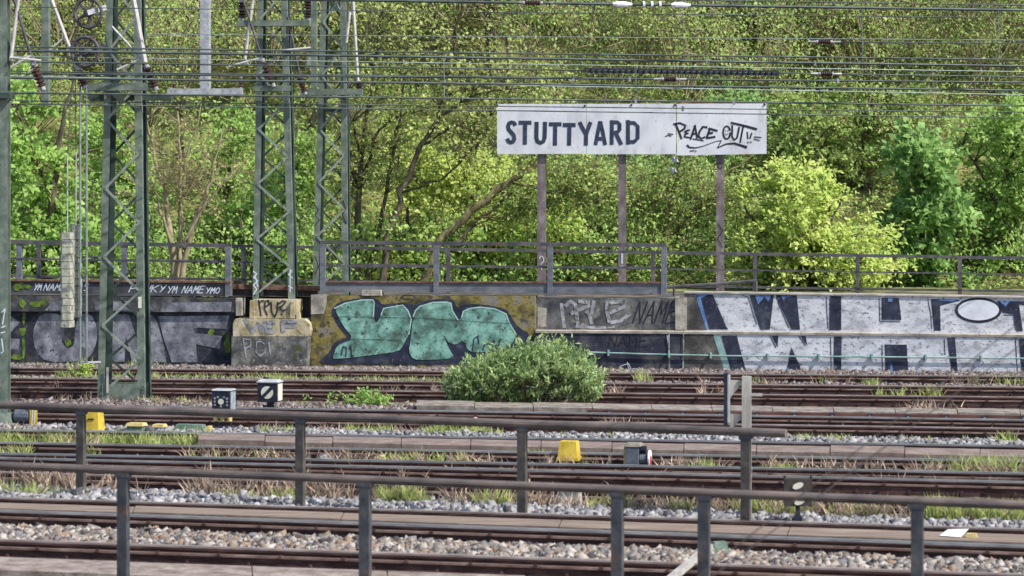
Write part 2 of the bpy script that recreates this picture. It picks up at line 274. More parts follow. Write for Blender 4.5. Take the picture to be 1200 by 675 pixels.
M['lf_shrub'] = leafmat('leaf_shrub_grey_green', [(.0, (.16, .25, .09)), (.5, (.31, .42, .17)), (1, (.54, .62, .34))], .35, 2.5, sat=1.0, gain=1.15)
M['grass'] = leafmat('grass_green', [(.0, (.22, .28, .06)), (.5, (.37, .43, .11)), (1, (.55, .54, .22))], .4, 1.5)
M['drygrass'] = leafmat('dry_stalks', [(.0, (.2, .135, .095)), (.5, (.36, .26, .19)), (1, (.54, .42, .3))], .2)

# ---------------------------------------------------------------- setting: yard, terrace, hillside
rng = np.random.default_rng(7)
W0, W1 = G(0, 427), G(1200, 437)
WX = nrm(W1 - W0); WN = nrm(np.cross(WX, UP)); WN = WN if WN[1] < 0 else -WN      # along the wall; out of the wall towards the tracks
def on(px, py, off=0.):                            # the point of the wall plane (pushed out by off metres) seen at that photo pixel
    r = V3((px - CX) / FPX, 1, -(py - HY) / FPX); p0 = W0 + WN * off
    return V3(0, 0, CZ) + r * (np.dot(p0 - V3(0, 0, CZ), WN) / np.dot(r, WN))
def atw(px, off=0., z=0.):                         # point of that plane in that column, at height z
    p = on(px, 300, off); return V3(p[0], p[1], z)
def lerp(a, b, t): return a + (b - a) * t
mb = MB(); n = 40
xs = np.linspace(-160, 160, n); ys = np.linspace(-60, 54, n)
mb.add([(x, y, -.03) for y in ys for x in xs], [(j * n + i, j * n + i + 1, (j + 1) * n + i + 1, (j + 1) * n + i) for j in range(n - 1) for i in range(n - 1)])
mb.build('ground', M['yard'], kind='structure', fix=False)
def hill_z(x, d):                                  # d: metres behind the wall face
    base = 1.5 if d < 9 else 1.5 + (d - 9) * .42 if d < 70 else 1.5 + 61 * .42 + (d - 70) * .1
    return base + (0 if d < 9 else .5 * math.sin(x * .21 + d * .1) * min(1, (d - 9) / 10))
mb = MB(); us = np.linspace(-150, 150, 61); ds = [.35, 2, 5, 9, 12, 16, 20, 26, 32, 40, 50, 60, 70, 90, 130, 200]
mb.add([W0 + WX * (u + 11) - WN * d + UP * hill_z(u, d) for d in ds for u in us], [(j * 61 + i, j * 61 + i + 1, (j + 1) * 61 + i + 1, (j + 1) * 61 + i) for j in range(len(ds) - 1) for i in range(60)])
t_ = MB(); t_.add([W0 + WX * (u + 11) - WN * d + UP * 1.505 for d in (.36, 4.5) for u in (-150, 150)], [(0, 1, 3, 2)]); t_.build('terrace', M['terrace'], kind='structure', fix=False)
mb.build('hillside', M['hill'], kind='structure', smooth=True, fix=False)

# ---------------------------------------------------------------- retaining wall, in its sections
def blk(mb, pts, off, thick=.5, mi=0): return mb.prism([on(x, y, off) for x, y in pts], -WN * thick, mi)
def to_ground(pts, off):                           # last two points dropped below the ground
    p = [on(x, y, off) for x, y in pts]; p[-1][2] = p[-2][2] = -.08; return p
def part(name, mat, parent, pts, off, thick=.5, ground=False, **kw):
    mb = MB(); mb.prism(to_ground(pts, off) if ground else [on(x, y, off) for x, y in pts], -WN * thick); return mb.build(name, mat, parent, **kw)
_o = [0]
def paint(name, mat, parent, pts, off, fn=on, **kw):        # a flat painted patch, a few mm proud
    _o[0] = (_o[0] + 1) % 12; mb = MB(); mb.add([fn(x, y, off + .004 + .0006 * _o[0]) for x, y in pts], [tuple(range(len(pts)))]); return mb.build(name, mat, parent, fix=False, **kw)
def ribbon(mb, pts, wd, off, fn=on):
    pts = np.array(pts, float); N = len(pts); wd = wd if hasattr(wd, '__len__') else [wd] * N
    wd = np.interp(np.linspace(0, 1, N), np.linspace(0, 1, len(wd)), wd); L = []; Rr = []
    for i in range(N):
        d = pts[min(i + 1, N - 1)] - pts[max(i - 1, 0)]; d = d / (np.hypot(*d) + 1e-9); nn = np.array([-d[1], d[0]]) * wd[i] / 2
        e = d * wd[i] * .18 * ((i == N - 1) - (i == 0))
        L.append(pts[i] + nn + e); Rr.append(pts[i] - nn + e)
    mb.add([fn(x, y, off) for x, y in L + Rr], [(i, i + 1, N + i + 1, N + i) for i in range(N - 1)])
def strokes(name, mat, parent, lines, wd, off, fn=on, **kw):
    mb = MB()
    k_ = 0
    for l in lines:
        run = [l[0]]
        for i in range(1, len(l)):
            run.append(l[i])
            if i < len(l) - 1:
                a, b = np.subtract(l[i], l[i - 1]), np.subtract(l[i + 1], l[i]); cs = float(np.dot(a, b)) / (math.hypot(*a) * math.hypot(*b) + 1e-9)
                if cs < .45: ribbon(mb, run, wd, off + .006 + .0007 * (k_ % 10), fn); k_ += 1; run = [l[i]]
        ribbon(mb, run, wd, off + .006 + .0007 * (k_ % 10), fn); k_ += 1
    return mb.build(name, mat, parent, fix=False, **kw)
def sc(pts, k, ox, oy): return [(ox + x / k, oy + y / k) for x, y in pts]
def ell(cx, cy, rx, ry, n=28, a0=0, a1=2 * math.pi): return [(cx + rx * math.cos(lerp(a0, a1, i / n)), cy + ry * math.sin(lerp(a0, a1, i / n))) for i in range(n + (a1 - a0 < 6.28))]
def rounded(p, k=.22):                             # cut the corners of an outline
    q = []
    for i in range(len(p)): a, b = np.array(p[i], float), np.array(p[(i + 1) % len(p)], float); q += [tuple(lerp(a, b, k)), tuple(lerp(a, b, 1 - k))]
    return q
FONT = {'Y': [[(0, 0), (.5, .5)], [(1, 0), (.3, 1)]], 'M': [[(0, 1), (.15, 0), (.5, .6), (.9, 0), (1, 1)]], 'N': [[(0, 1), (.1, 0), (.85, 1), (1, 0)]],
        'A': [[(0, 1), (.5, 0), (1, 1)], [(.2, .65), (.8, .6)]], 'E': [[(1, 0), (.1, .05), (0, 1), (1, .95)], [(.05, .5), (.8, .45)]], 'I': [[(.5, 0), (.5, 1)]],
        'S': [[(1, .1), (.3, 0), (.1, .3), (.9, .6), (.7, 1), (0, .9)]], 'F': [[(1, 0), (.1, .05), (0, 1)], [(.05, .5), (.8, .45)]], 'U': [[(0, 0), (.1, .8), (.5, 1), (.9, .8), (1, 0)]],
        'K': [[(0, 0), (0, 1)], [(1, 0), (.1, .5), (1, 1)]], 'O': [[(.5, 0), (.05, .3), (.1, .8), (.5, 1), (.95, .7), (.9, .25), (.5, 0)]], 'G': [[(1, .1), (.4, 0), (0, .5), (.4, 1), (1, .8), (.95, .5), (.55, .5)]],
        'P': [[(0, 1), (.05, 0), (.9, .1), (.9, .45), (.05, .55)]], 'W': [[(0, 0), (.25, 1), (.5, .3), (.75, 1), (1, 0)]]}
def word(txt, x0, x1, y0, y1, slant=.15):
    n = len(txt); cw = (x1 - x0) / n; L = []
    for i, ch in enumerate(txt):
        for ln in FONT.get(ch, []): L.append([(x0 + cw * (i + .08 + .8 * x) + (1 - y) * slant * (y1 - y0), lerp(y0, y1, y)) for x, y in ln])
    return L

# left section
T = thing('retaining_wall', atw(135), 'dark retaining wall section with faded silver block-letter graffiti and heavy coping', 'wall')
part('wall_body', M['wallA'], T, [(-70, 364), (276, 364.5), (274, 430), (-70, 430)], 0, .6, True)
part('coping', M['capA'], T, [(-70, 345.5), (276, 349.5), (275, 366), (-70, 364.5)], .09, .65)
k = 5.626
for off, pts in [(0, [(50, 270), (130, 325), (55, 410)]), (0, [(50, 430), (130, 435), (125, 505), (55, 500)]),
                 (.09, [(290, 247), (350, 188), (405, 180), (470, 190), (520, 247)]),
                 (0, [(270, 268), (405, 266), (405, 355), (400, 400), (415, 470), (450, 500), (490, 470), (495, 360), (520, 268), (600, 268), (640, 350), (640, 450), (600, 550), (520, 585), (300, 585), (240, 520), (215, 430), (225, 350)]),
                 (.09, [(620, 190), (840, 185), (860, 248), (625, 248)]), (0, [(735, 310), (760, 270), (850, 270), (910, 460), (905, 580), (870, 588), (830, 420), (820, 585), (735, 585)]),
                 (0, [(950, 310), (1000, 275), (1035, 320), (1085, 490), (1095, 588), (980, 588)]), (.09, [(990, 215), (1010, 248), (985, 248)])]:
    paint('graffiti_letter', M['silver'], T, sc(rounded(pts) if len(pts) > 12 else pts, k, 0, 320), off)
for off, pts in [(.09, [(55, 195), (515, 190), (508, 254), (45, 256)]), (0, [(30, 285), (500, 280), (480, 370), (285, 360), (275, 395), (450, 415), (435, 500), (330, 480), (280, 470), (290, 588), (120, 588), (70, 450)])]:
    paint('graffiti_letter', M['silver'], T, sc(pts, k, 180, 320), off)
for off, ox, c in [(.09, 0, (150, 200, 25, 28)), (.09, 0, (245, 205, 50, 20)), (0, 0, (148, 385, 24, 26)), (0, 0, (448, 455, 22, 24)), (0, 0, (158, 300, 12, 35)), (0, 180, (380, 388, 22, 18)), (0, 180, (488, 470, 20, 60)), (0, 0, (110, 555, 40, 20)), (0, 0, (155, 490, 10, 60))]:
    e = ell(c[0], c[1], c[2], c[3], 12); e = [(x + rng.normal(0, c[2] * .2), y + rng.normal(0, c[3] * .2)) for x, y in e]
    paint('graffiti_blot', M['lime'], T, sc(e, k, ox, 320), off)

# recess and mast pedestal
T = thing('wall_recess', atw(320, -.4), 'black recessed wall bay behind the mast pedestal', 'wall')
part('recess_wall', M['girderdark'], T, [(268, 336), (372, 337), (372, 430), (268, 430)], -.62, .4, True)
part('rusty_beam', M['rust'], T, [(268, 333), (376, 335), (376, 341), (268, 338.5)], -.5, .12)
T = thing('mast_pedestal', atw(316, .3), 'stepped concrete mast pedestal, yellowish above and stained grey below, scrawled with tags', 'pedestal')
mb = MB()
lo = to_ground([(271.5, 394.5), (361, 394.5), (359.5, 430), (271, 430)], .42); mb.prism(lo, -WN * .95); mb.build('lower_block', M['gblock'], T)
mb = MB(); pts = [(276, 373.5), (357, 374), (362, 379), (363.5, 387), (362, 394), (273, 394), (273, 379)]; blk(mb, pts, .36, .85); mb.build('middle_block', M['yblock'], T)
mb = MB(); blk(mb, [(297, 351), (347, 351.5), (346, 373), (296, 373)], .28, .75); mb.build('foot_block', M['yblock'], T)
for x0, x1, y0 in ((293, 297.5, 352), (340.5, 345, 353), (348, 351, 366)): part('foot_rib', M['yblock'], T, [(x0, y0), (x1, y0), (x1 + .6, 373), (x0 - .6, 373)], .33, .12)
part('corner_stone', M['beige'], T, [(276, 349.5), (282.5, 350), (282, 370), (276.5, 370)], .1, .4)
strokes('graffiti_tag', M['marker'], T, [sc(l, k, 180, 320) for l in ([(692, 178), (700, 230), (708, 282)], [(694, 205), (712, 182), (728, 184)], [(738, 222), (765, 205), (755, 180), (735, 190), (732, 240), (750, 278)], [(775, 190), (780, 260), (800, 290), (815, 250), (818, 190)], [(822, 205), (850, 182), (870, 190), (850, 215), (828, 225), (850, 250), (880, 238)], [(840, 268), (848, 272)])], 1.7, .28)
strokes('graffiti_tag', M['ghost'], T, [sc(l, k, 180, 320) for l in ([(605, 308), (650, 392), (690, 330), (715, 392), (735, 315)], [(745, 325), (748, 390), (790, 388)], [(745, 330), (795, 322)], [(748, 355), (785, 352)], [(850, 315), (855, 385)], [(852, 318), (935, 318), (930, 350), (860, 352)])], 4.2, .36)
strokes('graffiti_tag', M['ghost'], T, [sc(l, k, 180, 320) for l in ([(588, 425), (612, 560)], [(590, 432), (640, 440), (640, 480), (600, 500)], [(680, 455), (675, 520), (705, 548), (735, 520), (735, 470), (705, 450), (680, 455)], [(760, 455), (770, 540)])], 1.5, .42)

# middle section
T = thing('retaining_wall', atw(495), 'olive yellow wall section with bulging teal throw-up lettering outlined in navy', 'wall')
part('wall_body', M['wallB'], T, [(365, 346.5), (627, 347), (628, 432), (364, 430)], .1, .6, True)
part('bearing_stone', M['beige'], T, [(424, 340), (446, 340), (446, 346.4), (424, 346.4)], .12, .4)
paint('bare_patch', M['beige'], T, sc([(30, 70), (160, 65), (150, 150), (130, 220), (30, 225)], 6.75, 360, 335), .1)
O = [(388.9, 361), (397, 354), (416, 350), (434, 348.8), (443, 350.5), (447.5, 357), (461, 355.5), (473, 354.5), (483, 358), (493, 354.5), (506, 351), (524, 349.6), (533, 352), (535, 361), (543, 357), (557, 356), (576, 358), (594, 362.5), (600, 373), (607, 383), (622, 392), (622, 410), (600, 427), (540, 427), (380, 427), (374, 423), (386, 413), (393, 399), (409, 396), (398, 384), (389, 368)]
paint('graffiti_outline', M['navy'], T, rounded(O), .1)
T1 = [(392, 361.5), (404, 355.5), (424, 351.5), (437, 351.5), (438.5, 354), (437.5, 372), (441, 379.5), (446.5, 369), (449.5, 361.5), (472, 357.5), (478, 364), (482, 374), (479, 392), (473, 404), (467, 412), (430, 417), (392, 421), (390, 419), (395, 404), (415, 397.5), (400, 379)]
T2 = [(484, 371), (487, 364), (492, 359), (507, 354.5), (523, 354), (528.5, 355.5), (530, 364), (537, 375.5), (541, 372), (543, 365), (550, 361.5), (563, 360), (580, 362), (593, 368), (597, 379), (605, 392), (600, 403), (590, 410), (560, 413), (549, 412), (543, 398), (534, 404), (526, 402), (519, 391), (525, 406), (533, 420), (500, 422), (484, 421), (479, 412), (481, 400)]
paint('graffiti_letter', M['teal'], T, rounded(T1), .108); paint('graffiti_letter', M['teal'], T, rounded(T2), .108)
strokes('graffiti_highlight', M['tealight'], T, [T1[:6], T1[7:13], T2[:8], T2[8:16]], 1.4, .116)
strokes('graffiti_tag', M['navy'], T, [sc(l, 6.75, 490, 335) for l in ([(430, 520), (440, 420), (470, 400), (480, 460)], [(510, 510), (530, 460), (560, 460), (580, 500)], [(580, 510), (600, 430), (630, 500), (650, 420)])] + [sc(l, 6.75, 360, 335) for l in ([(270, 545), (285, 480), (310, 490), (305, 560)], [(330, 500), (345, 470), (350, 560), (370, 550)], [(740, 92), (770, 75), (830, 75), (855, 92), (830, 110), (770, 110), (740, 92)])], 1.5, .116)
strokes('wall_joint', M['marker'], T, [[(383, 371), (430, 371.6), (500, 373), (560, 377), (600, 379)], [(400, 397), (440, 398), (470, 399)]], .5, .12)

# ledged sections
def ledged(label, x0, x1, top0, top1, led0, led1, base0, base1, mu, ml):
    T = thing('retaining_wall', atw((x0 + x1) / 2), label, 'wall')
    part('upper_wall', mu, T, [(x0, top0), (x1, top1), (x1, led1 + .2), (x0, led0 + .2)], 0, .5)
    part('lower_wall', ml, T, [(x0, led0 + 3.4), (x1, led1 + 3.4), (x1, base1), (x0, base0)], .14, .66, True)
    mb = MB(); a = [on(x0, led0, -.02), on(x1, led1, -.02)]; b = [on(x0, led0 + 1.6, .17), on(x1, led1 + 1.6, .17)]; c = [on(x0, led0 + 4.2, .165), on(x1, led1 + 4.2, .165)]
    nsg = max(1, int((x1 - x0) / 66))
    for i in range(nsg):
        t0, t1 = i / nsg, (i + 1) / nsg - .0012; q = MB()
        A, B, C = [[lerp(e[0], e[1], t) for t in (t0, t1)] for e in (a, b, c)]; Dn = [p - WN * .1 for p in C]
        q.add([A[0], A[1], B[1], B[0], C[0], C[1], Dn[0], Dn[1]], [(0, 1, 2, 3), (3, 2, 5, 4), (4, 5, 7, 6), (0, 3, 4, 6), (1, 7, 5, 2), (0, 6, 7, 1)])
        q.build('ledge_stone', M['ledge'], T)
    return T
T = ledged('grey wall section with faded white scrawl above a ledge and bare dark base', 627.5, 801, 349.5, 349.5, 386, 387, 437, 438, M['wallC'], M['wallD'])
part('end_pillar', M['beige'], T, [(791, 348.5), (805, 349), (804.5, 386.5), (791.5, 386.5)], .05, .5)
k = 6.0; o5 = (620, 335)
paint('bare_patch', M['beige'], T, sc([(60, 150), (125, 155), (122, 285), (60, 292)], k, *o5), 0)
strokes('graffiti_letter', M['ghost'], T, [sc(l, k, *o5) for l in ([(228, 125), (235, 200), (248, 292)], [(255, 140), (290, 108), (325, 130), (345, 285)], [(295, 195), (360, 165), (425, 140)], [(350, 108), (420, 118)], [(405, 180), (430, 220), (440, 265)], [(455, 105), (440, 200)], [(545, 108), (548, 180), (565, 255)], [(565, 118), (650, 112), (672, 145), (570, 190)], [(575, 258), (640, 248), (710, 195)])], 4.2, 0)
strokes('graffiti_letter', M['ghost'], T, [sc([(330, 285), (480, 295), (600, 288)], k, *o5)], 3, 0)
strokes('graffiti_tag', M['marker'], T, word('NAME', 740, 791, 353, 379, .3), 1.5, 0)
strokes('graffiti_tag', M['marker'], T, word('NAME', 712, 760, 393, 406, .1), 1.2, .14)
strokes('graffiti_tag', M['tagwhite'], T, [sc(l, k, *o5) for l in ([(640, 565), (700, 545), (715, 585), (745, 580)], [(690, 535), (705, 600)])], .8, .14)
strokes('paint_drip', M['ghost'], T, [[(784, 392), (784.5, 436)], [(801, 390), (801, 405), (800.5, 437)], [(782, 393), (783, 402)]], [1.6, 1, 1.5], .16)

T = ledged('ledged wall section covered by huge white letters with navy shadows', 801.5, 1290, 342.8, 349.8, 387, 392, 438, 438, M['wallE'], M['wallE'])
part('coping', M['ledge'], T, [(801.5, 341.8), (1290, 348.9), (1290, 350.4), (801.5, 343.4)], .035, .56)
def g6(pts): return sc(pts, 6, 800, 335)
def g7(pts): return sc(pts, 6, 1000, 335)
paint('bare_patch', M['rawbrown'], T, [(802, 344), (816, 344), (829, 386.6), (802, 386.5)], 0)
paint('bare_patch', M['rawbrown'], T, g6([(8, 338), (215, 338), (335, 612), (8, 612)]), .14)
NV, BL = M['navy'], M['blue']
for mt, off, pts in [(BL, 0, g6([(85, 62), (180, 56), (182, 85), (132, 90), (182, 305), (165, 300), (110, 130)])), (NV, .002, g6([(128, 85), (180, 62), (212, 60), (305, 285), (322, 306), (184, 306), (180, 280)])),
        (NV, 0, g6([(472, 64), (642, 62), (612, 308), (545, 308), (482, 110)])), (BL, .003, g6([(510, 66), (622, 66), (602, 112), (575, 75), (530, 132)])), (NV, 0, g6([(655, 64), (802, 66), (826, 308), (765, 308), (658, 80)])),
        (BL, .003, g6([(690, 68), (770, 70), (720, 85), (710, 105)])), (NV, 0, g6([(1035, 70), (1115, 72), (1115, 311), (1030, 311)])),
        (NV, 0, g7([(200, 84), (320, 86), (338, 240), (200, 238)])), (BL, .003, g7([(242, 87), (282, 88), (272, 112), (245, 112)])), (NV, 0, g7([(545, 92), (740, 97), (750, 104), (610, 140), (614, 316), (566, 316)])), (BL, .003, g7([(600, 97), (720, 99), (715, 108), (605, 106)])),
        (NV, 0, ell(1146.6, 363.6, 27.5, 15)), (M['purewhite'], .008, ell(1146.6, 363.4, 24.2, 12)), (NV, 0, g7([(1010, 104), (1290, 112), (1290, 150), (1165, 130), (1192, 320), (1146, 320), (1130, 200), (1050, 190)])), (BL, .003, g7([(1030, 106), (1100, 108), (1070, 145), (1045, 125)]))]:
    paint('graffiti_letter', mt, T, pts, off)
for mt, off, pts in [(M['pipe'], .14, g6([(215, 350), (262, 350), (345, 600), (300, 610)])), (NV, .142, g6([(272, 350), (380, 350), (448, 606), (342, 606)])), (NV, .142, g6([(625, 350), (672, 350), (668, 432)])), (NV, .142, g6([(828, 352), (865, 352), (878, 426)])),
        (NV, .142, g6([(765, 430), (842, 606), (730, 606)])), (BL, .146, g6([(735, 575), (750, 575), (755, 604), (725, 604)])), (NV, .142, g6([(1065, 355), (1118, 356), (1115, 595), (1060, 595)])), (NV, .142, g7([(222, 412), (375, 414), (388, 612), (226, 612)])),
        (BL, .146, g7([(265, 540), (285, 610), (255, 612)])), (NV, .142, g7([(660, 365), (715, 366), (735, 614), (692, 614)])), (NV, .142, g7([(1165, 372), (1240, 372), (1240, 612), (1185, 612)]))]:
    paint('graffiti_letter', mt, T, pts, off)
for ln_ in ([g6([(420, 66), (462, 80), (485, 160), (520, 272)]), g6([(1010, 78), (1020, 300)]), g6([(668, 110), (745, 295)]), g7([(182, 88), (186, 250), (330, 252)]), g7([(525, 95), (545, 200), (552, 305)]), g7([(955, 108), (995, 150), (1000, 190), (985, 210)]), g7([(1060, 205), (1125, 205), (1140, 310)])]): strokes('graffiti_line', NV, T, [ln_], .9, 0)
for ln_ in ([g6([(615, 350), (655, 436)]), g6([(815, 350), (862, 420)]), g6([(1040, 360), (1045, 585)]), g7([(640, 372), (645, 485)]), g7([(1140, 375), (1155, 612)]), g7([(202, 412), (205, 600)])]): strokes('graffiti_line', NV, T, [ln_], .9, .14)
mb = MB(); pp = [on(690, 412.8, .2), on(760, 415, .2), on(850, 417, .2), on(1000, 418, .2), on(1290, 421, .2)]; mb.path(pp, .017, 6)
pipe = mb.build('wall_pipe', M['pipe'], None, 'thin pale green pipe clipped along the foot of the ledged wall', 'pipe')
for x in (713, 784, 833, 900, 960, 1022, 1085, 1150):
    y = np.interp(x, [690, 760, 850, 1000, 1290], [412.8, 415, 417, 418, 421]); f = Fr(on(x, y, .2), math.atan2(-WX[1], WX[0])); mb = MB(); mb.box(f, -.018, .018, -.03, .06, -.06, .06); mb.build('pipe_clip', M['pipe'], pipe)

# ---------------------------------------------------------------- walkway girders and railings on the wall
WA = math.atan2(-WX[1], WX[0])
def wbar(name, mat, parent, a, b, h, off, thick=.06):     # a rail running along the wall: photo points a, b (its top edge), height h in px
    return part(name, mat, parent, [a, b, (b[0], b[1] + h), (a[0], a[1] + h)], off, thick)
def lerpy(x, pts): return float(np.interp(x, [p[0] for p in pts], [p[1] for p in pts]))
T = thing('walkway_railing', atw(100, -.1, 1.6), 'dark tagged walkway girder with railing on the dark wall section', 'railing')
part('girder', M['girderdark'], T, [(-70, 329), (270, 332), (270, 347), (-70, 343.5)], -.02, .22)
part('top_flange', M['rust'], T, [(-70, 326.5), (270, 329.6), (270, 331.7), (-70, 328.7)], .02, .3)
wbar('top_rail', M['upfence'], T, (-70, 279.5), (271, 286), 4.2, -.08, .09); wbar('middle_rail', M['upfence'], T, (-70, 301), (268, 305), 2, -.09)
for x in (267, 145, 22): part('post', M['girder'], T, [(x - 3.2, 289), (x + 3.2, 289), (x + 3.2, 347), (x - 3.2, 347)] if x > 200 else [(x - 3, 286), (x + 3, 286), (x + 3, 328), (x - 3, 328)], .0 if x > 200 else -.1, .1)
strokes('graffiti_tag', M['tagwhite'], T, word('YM', 39, 48, 332.5, 340, .3) + word('NAME', 50, 76, 332.5, 340.5, .4) + word('IS', 92, 103, 332.5, 341, .2), 1.1, -.02)
strokes('graffiti_tag', M['tagwhite'], T, word('FUNKY', 150, 193, 334, 342.5, .4) + word('YM', 195, 207, 335.5, 343.5, .3) + word('NAME', 212, 238, 335, 343.5, .4) + word('YMO', 240, 257, 337, 344, .3), 1.1, -.02)
for e in (ell(19.5, 336.5, 4, 4.5, 10), ell(25.5, 334.5, 4.5, 4, 10), ell(33, 336, 3.5, 2.5, 10)): paint('graffiti_blot', M['lime'], T, e, -.015)
T = thing('walkway_railing', atw(578, -.1, 1.6), 'grey plate girder walkway railing with four posts above the teal graffiti', 'railing')
part('girder', M['girder'], T, [(379, 331.5), (781, 332.5), (781, 344.5), (379, 342)], -.06, .2)
part('top_flange', M['rust'], T, [(379, 329.6), (781, 330.6), (781, 332.3), (379, 331.3)], -.03, .26)
wbar('top_rail', M['upfence'], T, (375, 282), (781, 285.2), 4.2, -.05, .09); wbar('middle_rail', M['upfence'], T, (376, 310.5), (780, 312.5), 2.4, -.07, .05)
for x in (378, 511, 644.5, 778):
    y = lerpy(x, [(375, 282), (781, 285.2)]) + 4.4; p = part('post', M['girder'], T, [(x - 3.1, y), (x + 3.1, y), (x + 3.1, 345.5), (x - 3.1, 345.5)], -.02, .1)
    part('base_plate', M['girder'], T, [(x - 7, 345.7), (x + 7, 345.7), (x + 7, 347.2), (x - 7, 347.2)], .0, .18)
T = thing('walkway_railing', atw(600, -2.2, 1.5), 'long thin railing at the back of the walkway, before the trees', 'railing')
OF = -2.2
def ty(x): return 282.5 + .0152 * x
for dy, h, tk in ((0, 3.4, .08), (20, 1.7, .05), (39.5, 2.6, .06)): wbar('rail', M['upfence'], T, (-80, ty(-80) + dy), (1290, ty(1290) + dy), h, OF, tk)
for x in range(-75, 1290, 120):
    p0, p1 = on(x - 2.3, ty(x) + 3.5, OF - .0), on(x + 2.3, ty(x) + 3.5, OF); q0, q1 = p0.copy(), p1.copy(); q0[2] = q1[2] = 1.48
    mb = MB(); mb.prism([p0, p1, q1, q0], -WN * .07); mb.build('post', M['upfence'], T)
mb = MB(); mb.path([on(780, 336.5, -1.2), on(830, 333.5, -1.2), on(887, 329, -1.2)], .035, 6); mb.tube(on(790, 336, -1.2), on(790, 347, -1.2), .03); mb.tube(on(886, 329.5, -1.2), on(886, 348, -1.2), .03)
mb.build('handrail', M['upfence'], None, 'short sloping dark handrail behind the white lettered wall', 'handrail')

# ---------------------------------------------------------------- the sign
SOF = -3.4
def sg(x, y, o=0): return on(x, y, SOF + o)
T = thing('station_sign', atw(740, SOF, 1.5), 'long white name board reading STUTTYARD on three steel posts', 'sign')
for x, w_, y1 in ((634.5, 9.5, 181), (729, 8.6, 181), (844, 9, 181)):
    f = Fr(atw(x, SOF - .1), WA); s_ = FPX / f.o[1]; hw = w_ / s_ / 2; zt = CZ + (240 - y1 + 30) / s_; p = MB()
    p.box(f, -hw, hw, -.012, .012, 1.45, zt); p.box(f, -hw, hw, .13, .154, 1.45, zt); p.box(f, -.012, .012, .0125, .1295, 1.45, zt)
    po = p.build('post', M['ipost'], T)
    if x < 700: strokes('graffiti_tag', M['tagwhite'], po, [[(632, 303), (634, 300), (637, 302), (637, 306), (634, 310)], [(634.5, 313), (634.5, 316)]], 1, SOF - .085)
    elif x < 800: strokes('graffiti_tag', M['tagwhite'], po, [[(729, 297), (729, 309)], [(729, 311.5), (729, 313.5)]], 2, SOF - .085)
    else: strokes('graffiti_tag', M['marker'], po, [ell(844, 194, 2.6, 3.4, 10), [(841, 262), (847, 270), (841, 280), (847, 290)]], 1, SOF - .085)
PB = []
for x0, x1, ya, yb, yc, yd in ((582.5, 687, 121.8, 121.6, 180.3, 180.6), (687.4, 792.2, 121.6, 121.4, 180.6, 180.8), (793.2, 898.3, 121.6, 121.2, 180.2, 182.2)):
    mb = MB(); mb.prism([sg(x0, ya), sg(x1, yb), sg(x1, yc), sg(x0, yd)], -WN * .04); PB.append(mb.build('board_panel', M['board'], T))
mb = MB(); mb.prism([sg(796, 120.2, -.045), sg(895, 120.2, -.045), sg(895, 124, -.045), sg(796, 124, -.045)], -WN * .05); mb.build('back_batten', M['rust'], T)
for x, y in ((583, 123.5), (685.5, 123.8), (740, 123), (791, 123), (896, 122.5)): f = Fr(sg(x, y, .0), WA); mb = MB(); mb.tube(f(0, 0, 0), f(0, -.02, 0), .024, n=8); mb.build('bolt', M['marker'], T)
S7 = lambda pts: sc(pts, 7.06, 580, 115)
wS = 4.9
def letter(lines, wd=wS, par=0): strokes('letter', M['letter'], PB[par], [S7(l) for l in lines], wd, SOF)
letter([[(167, 222), (158, 206), (138, 200), (118, 208), (109, 232), (114, 258), (136, 284), (156, 308), (160, 340), (150, 360), (130, 367), (112, 358), (104, 340)]])
letter([[(203, 203), (296, 203)], [(250, 203), (248, 378)]], 4.8); letter([[(345, 202), (343, 330), (352, 358), (376, 371), (400, 358), (411, 330), (415, 202)]])
letter([[(453, 216), (545, 216)], [(499, 216), (497, 386)]], 4.8); letter([[(568, 222), (662, 222)], [(617, 222), (614, 386)]], 4.8)
letter([[(702, 203), (752, 300)], [(790, 203), (754, 300)], [(755, 290), (753, 386)]], 4.6, 1); letter([[(870, 196), (850, 290), (833, 382)], [(873, 196), (894, 290), (912, 382)], [(850, 336), (896, 336)]], 4.4, 1)
letter([[(968, 188), (966, 380)], [(968, 200), (1015, 200), (1031, 216), (1031, 262), (1015, 282), (968, 288)], [(1000, 290), (1044, 380)]], 4.6, 1)
strokes('letter', M['letter'], PB[1], [[(736, 141.5), (736, 168.5)], [(735, 144), (743, 144), (747.3, 148), (747.3, 162), (743, 166.3), (735, 166.3)]], 4.6, SOF)
S8 = lambda pts: sc(pts, 7.06, 740, 115)
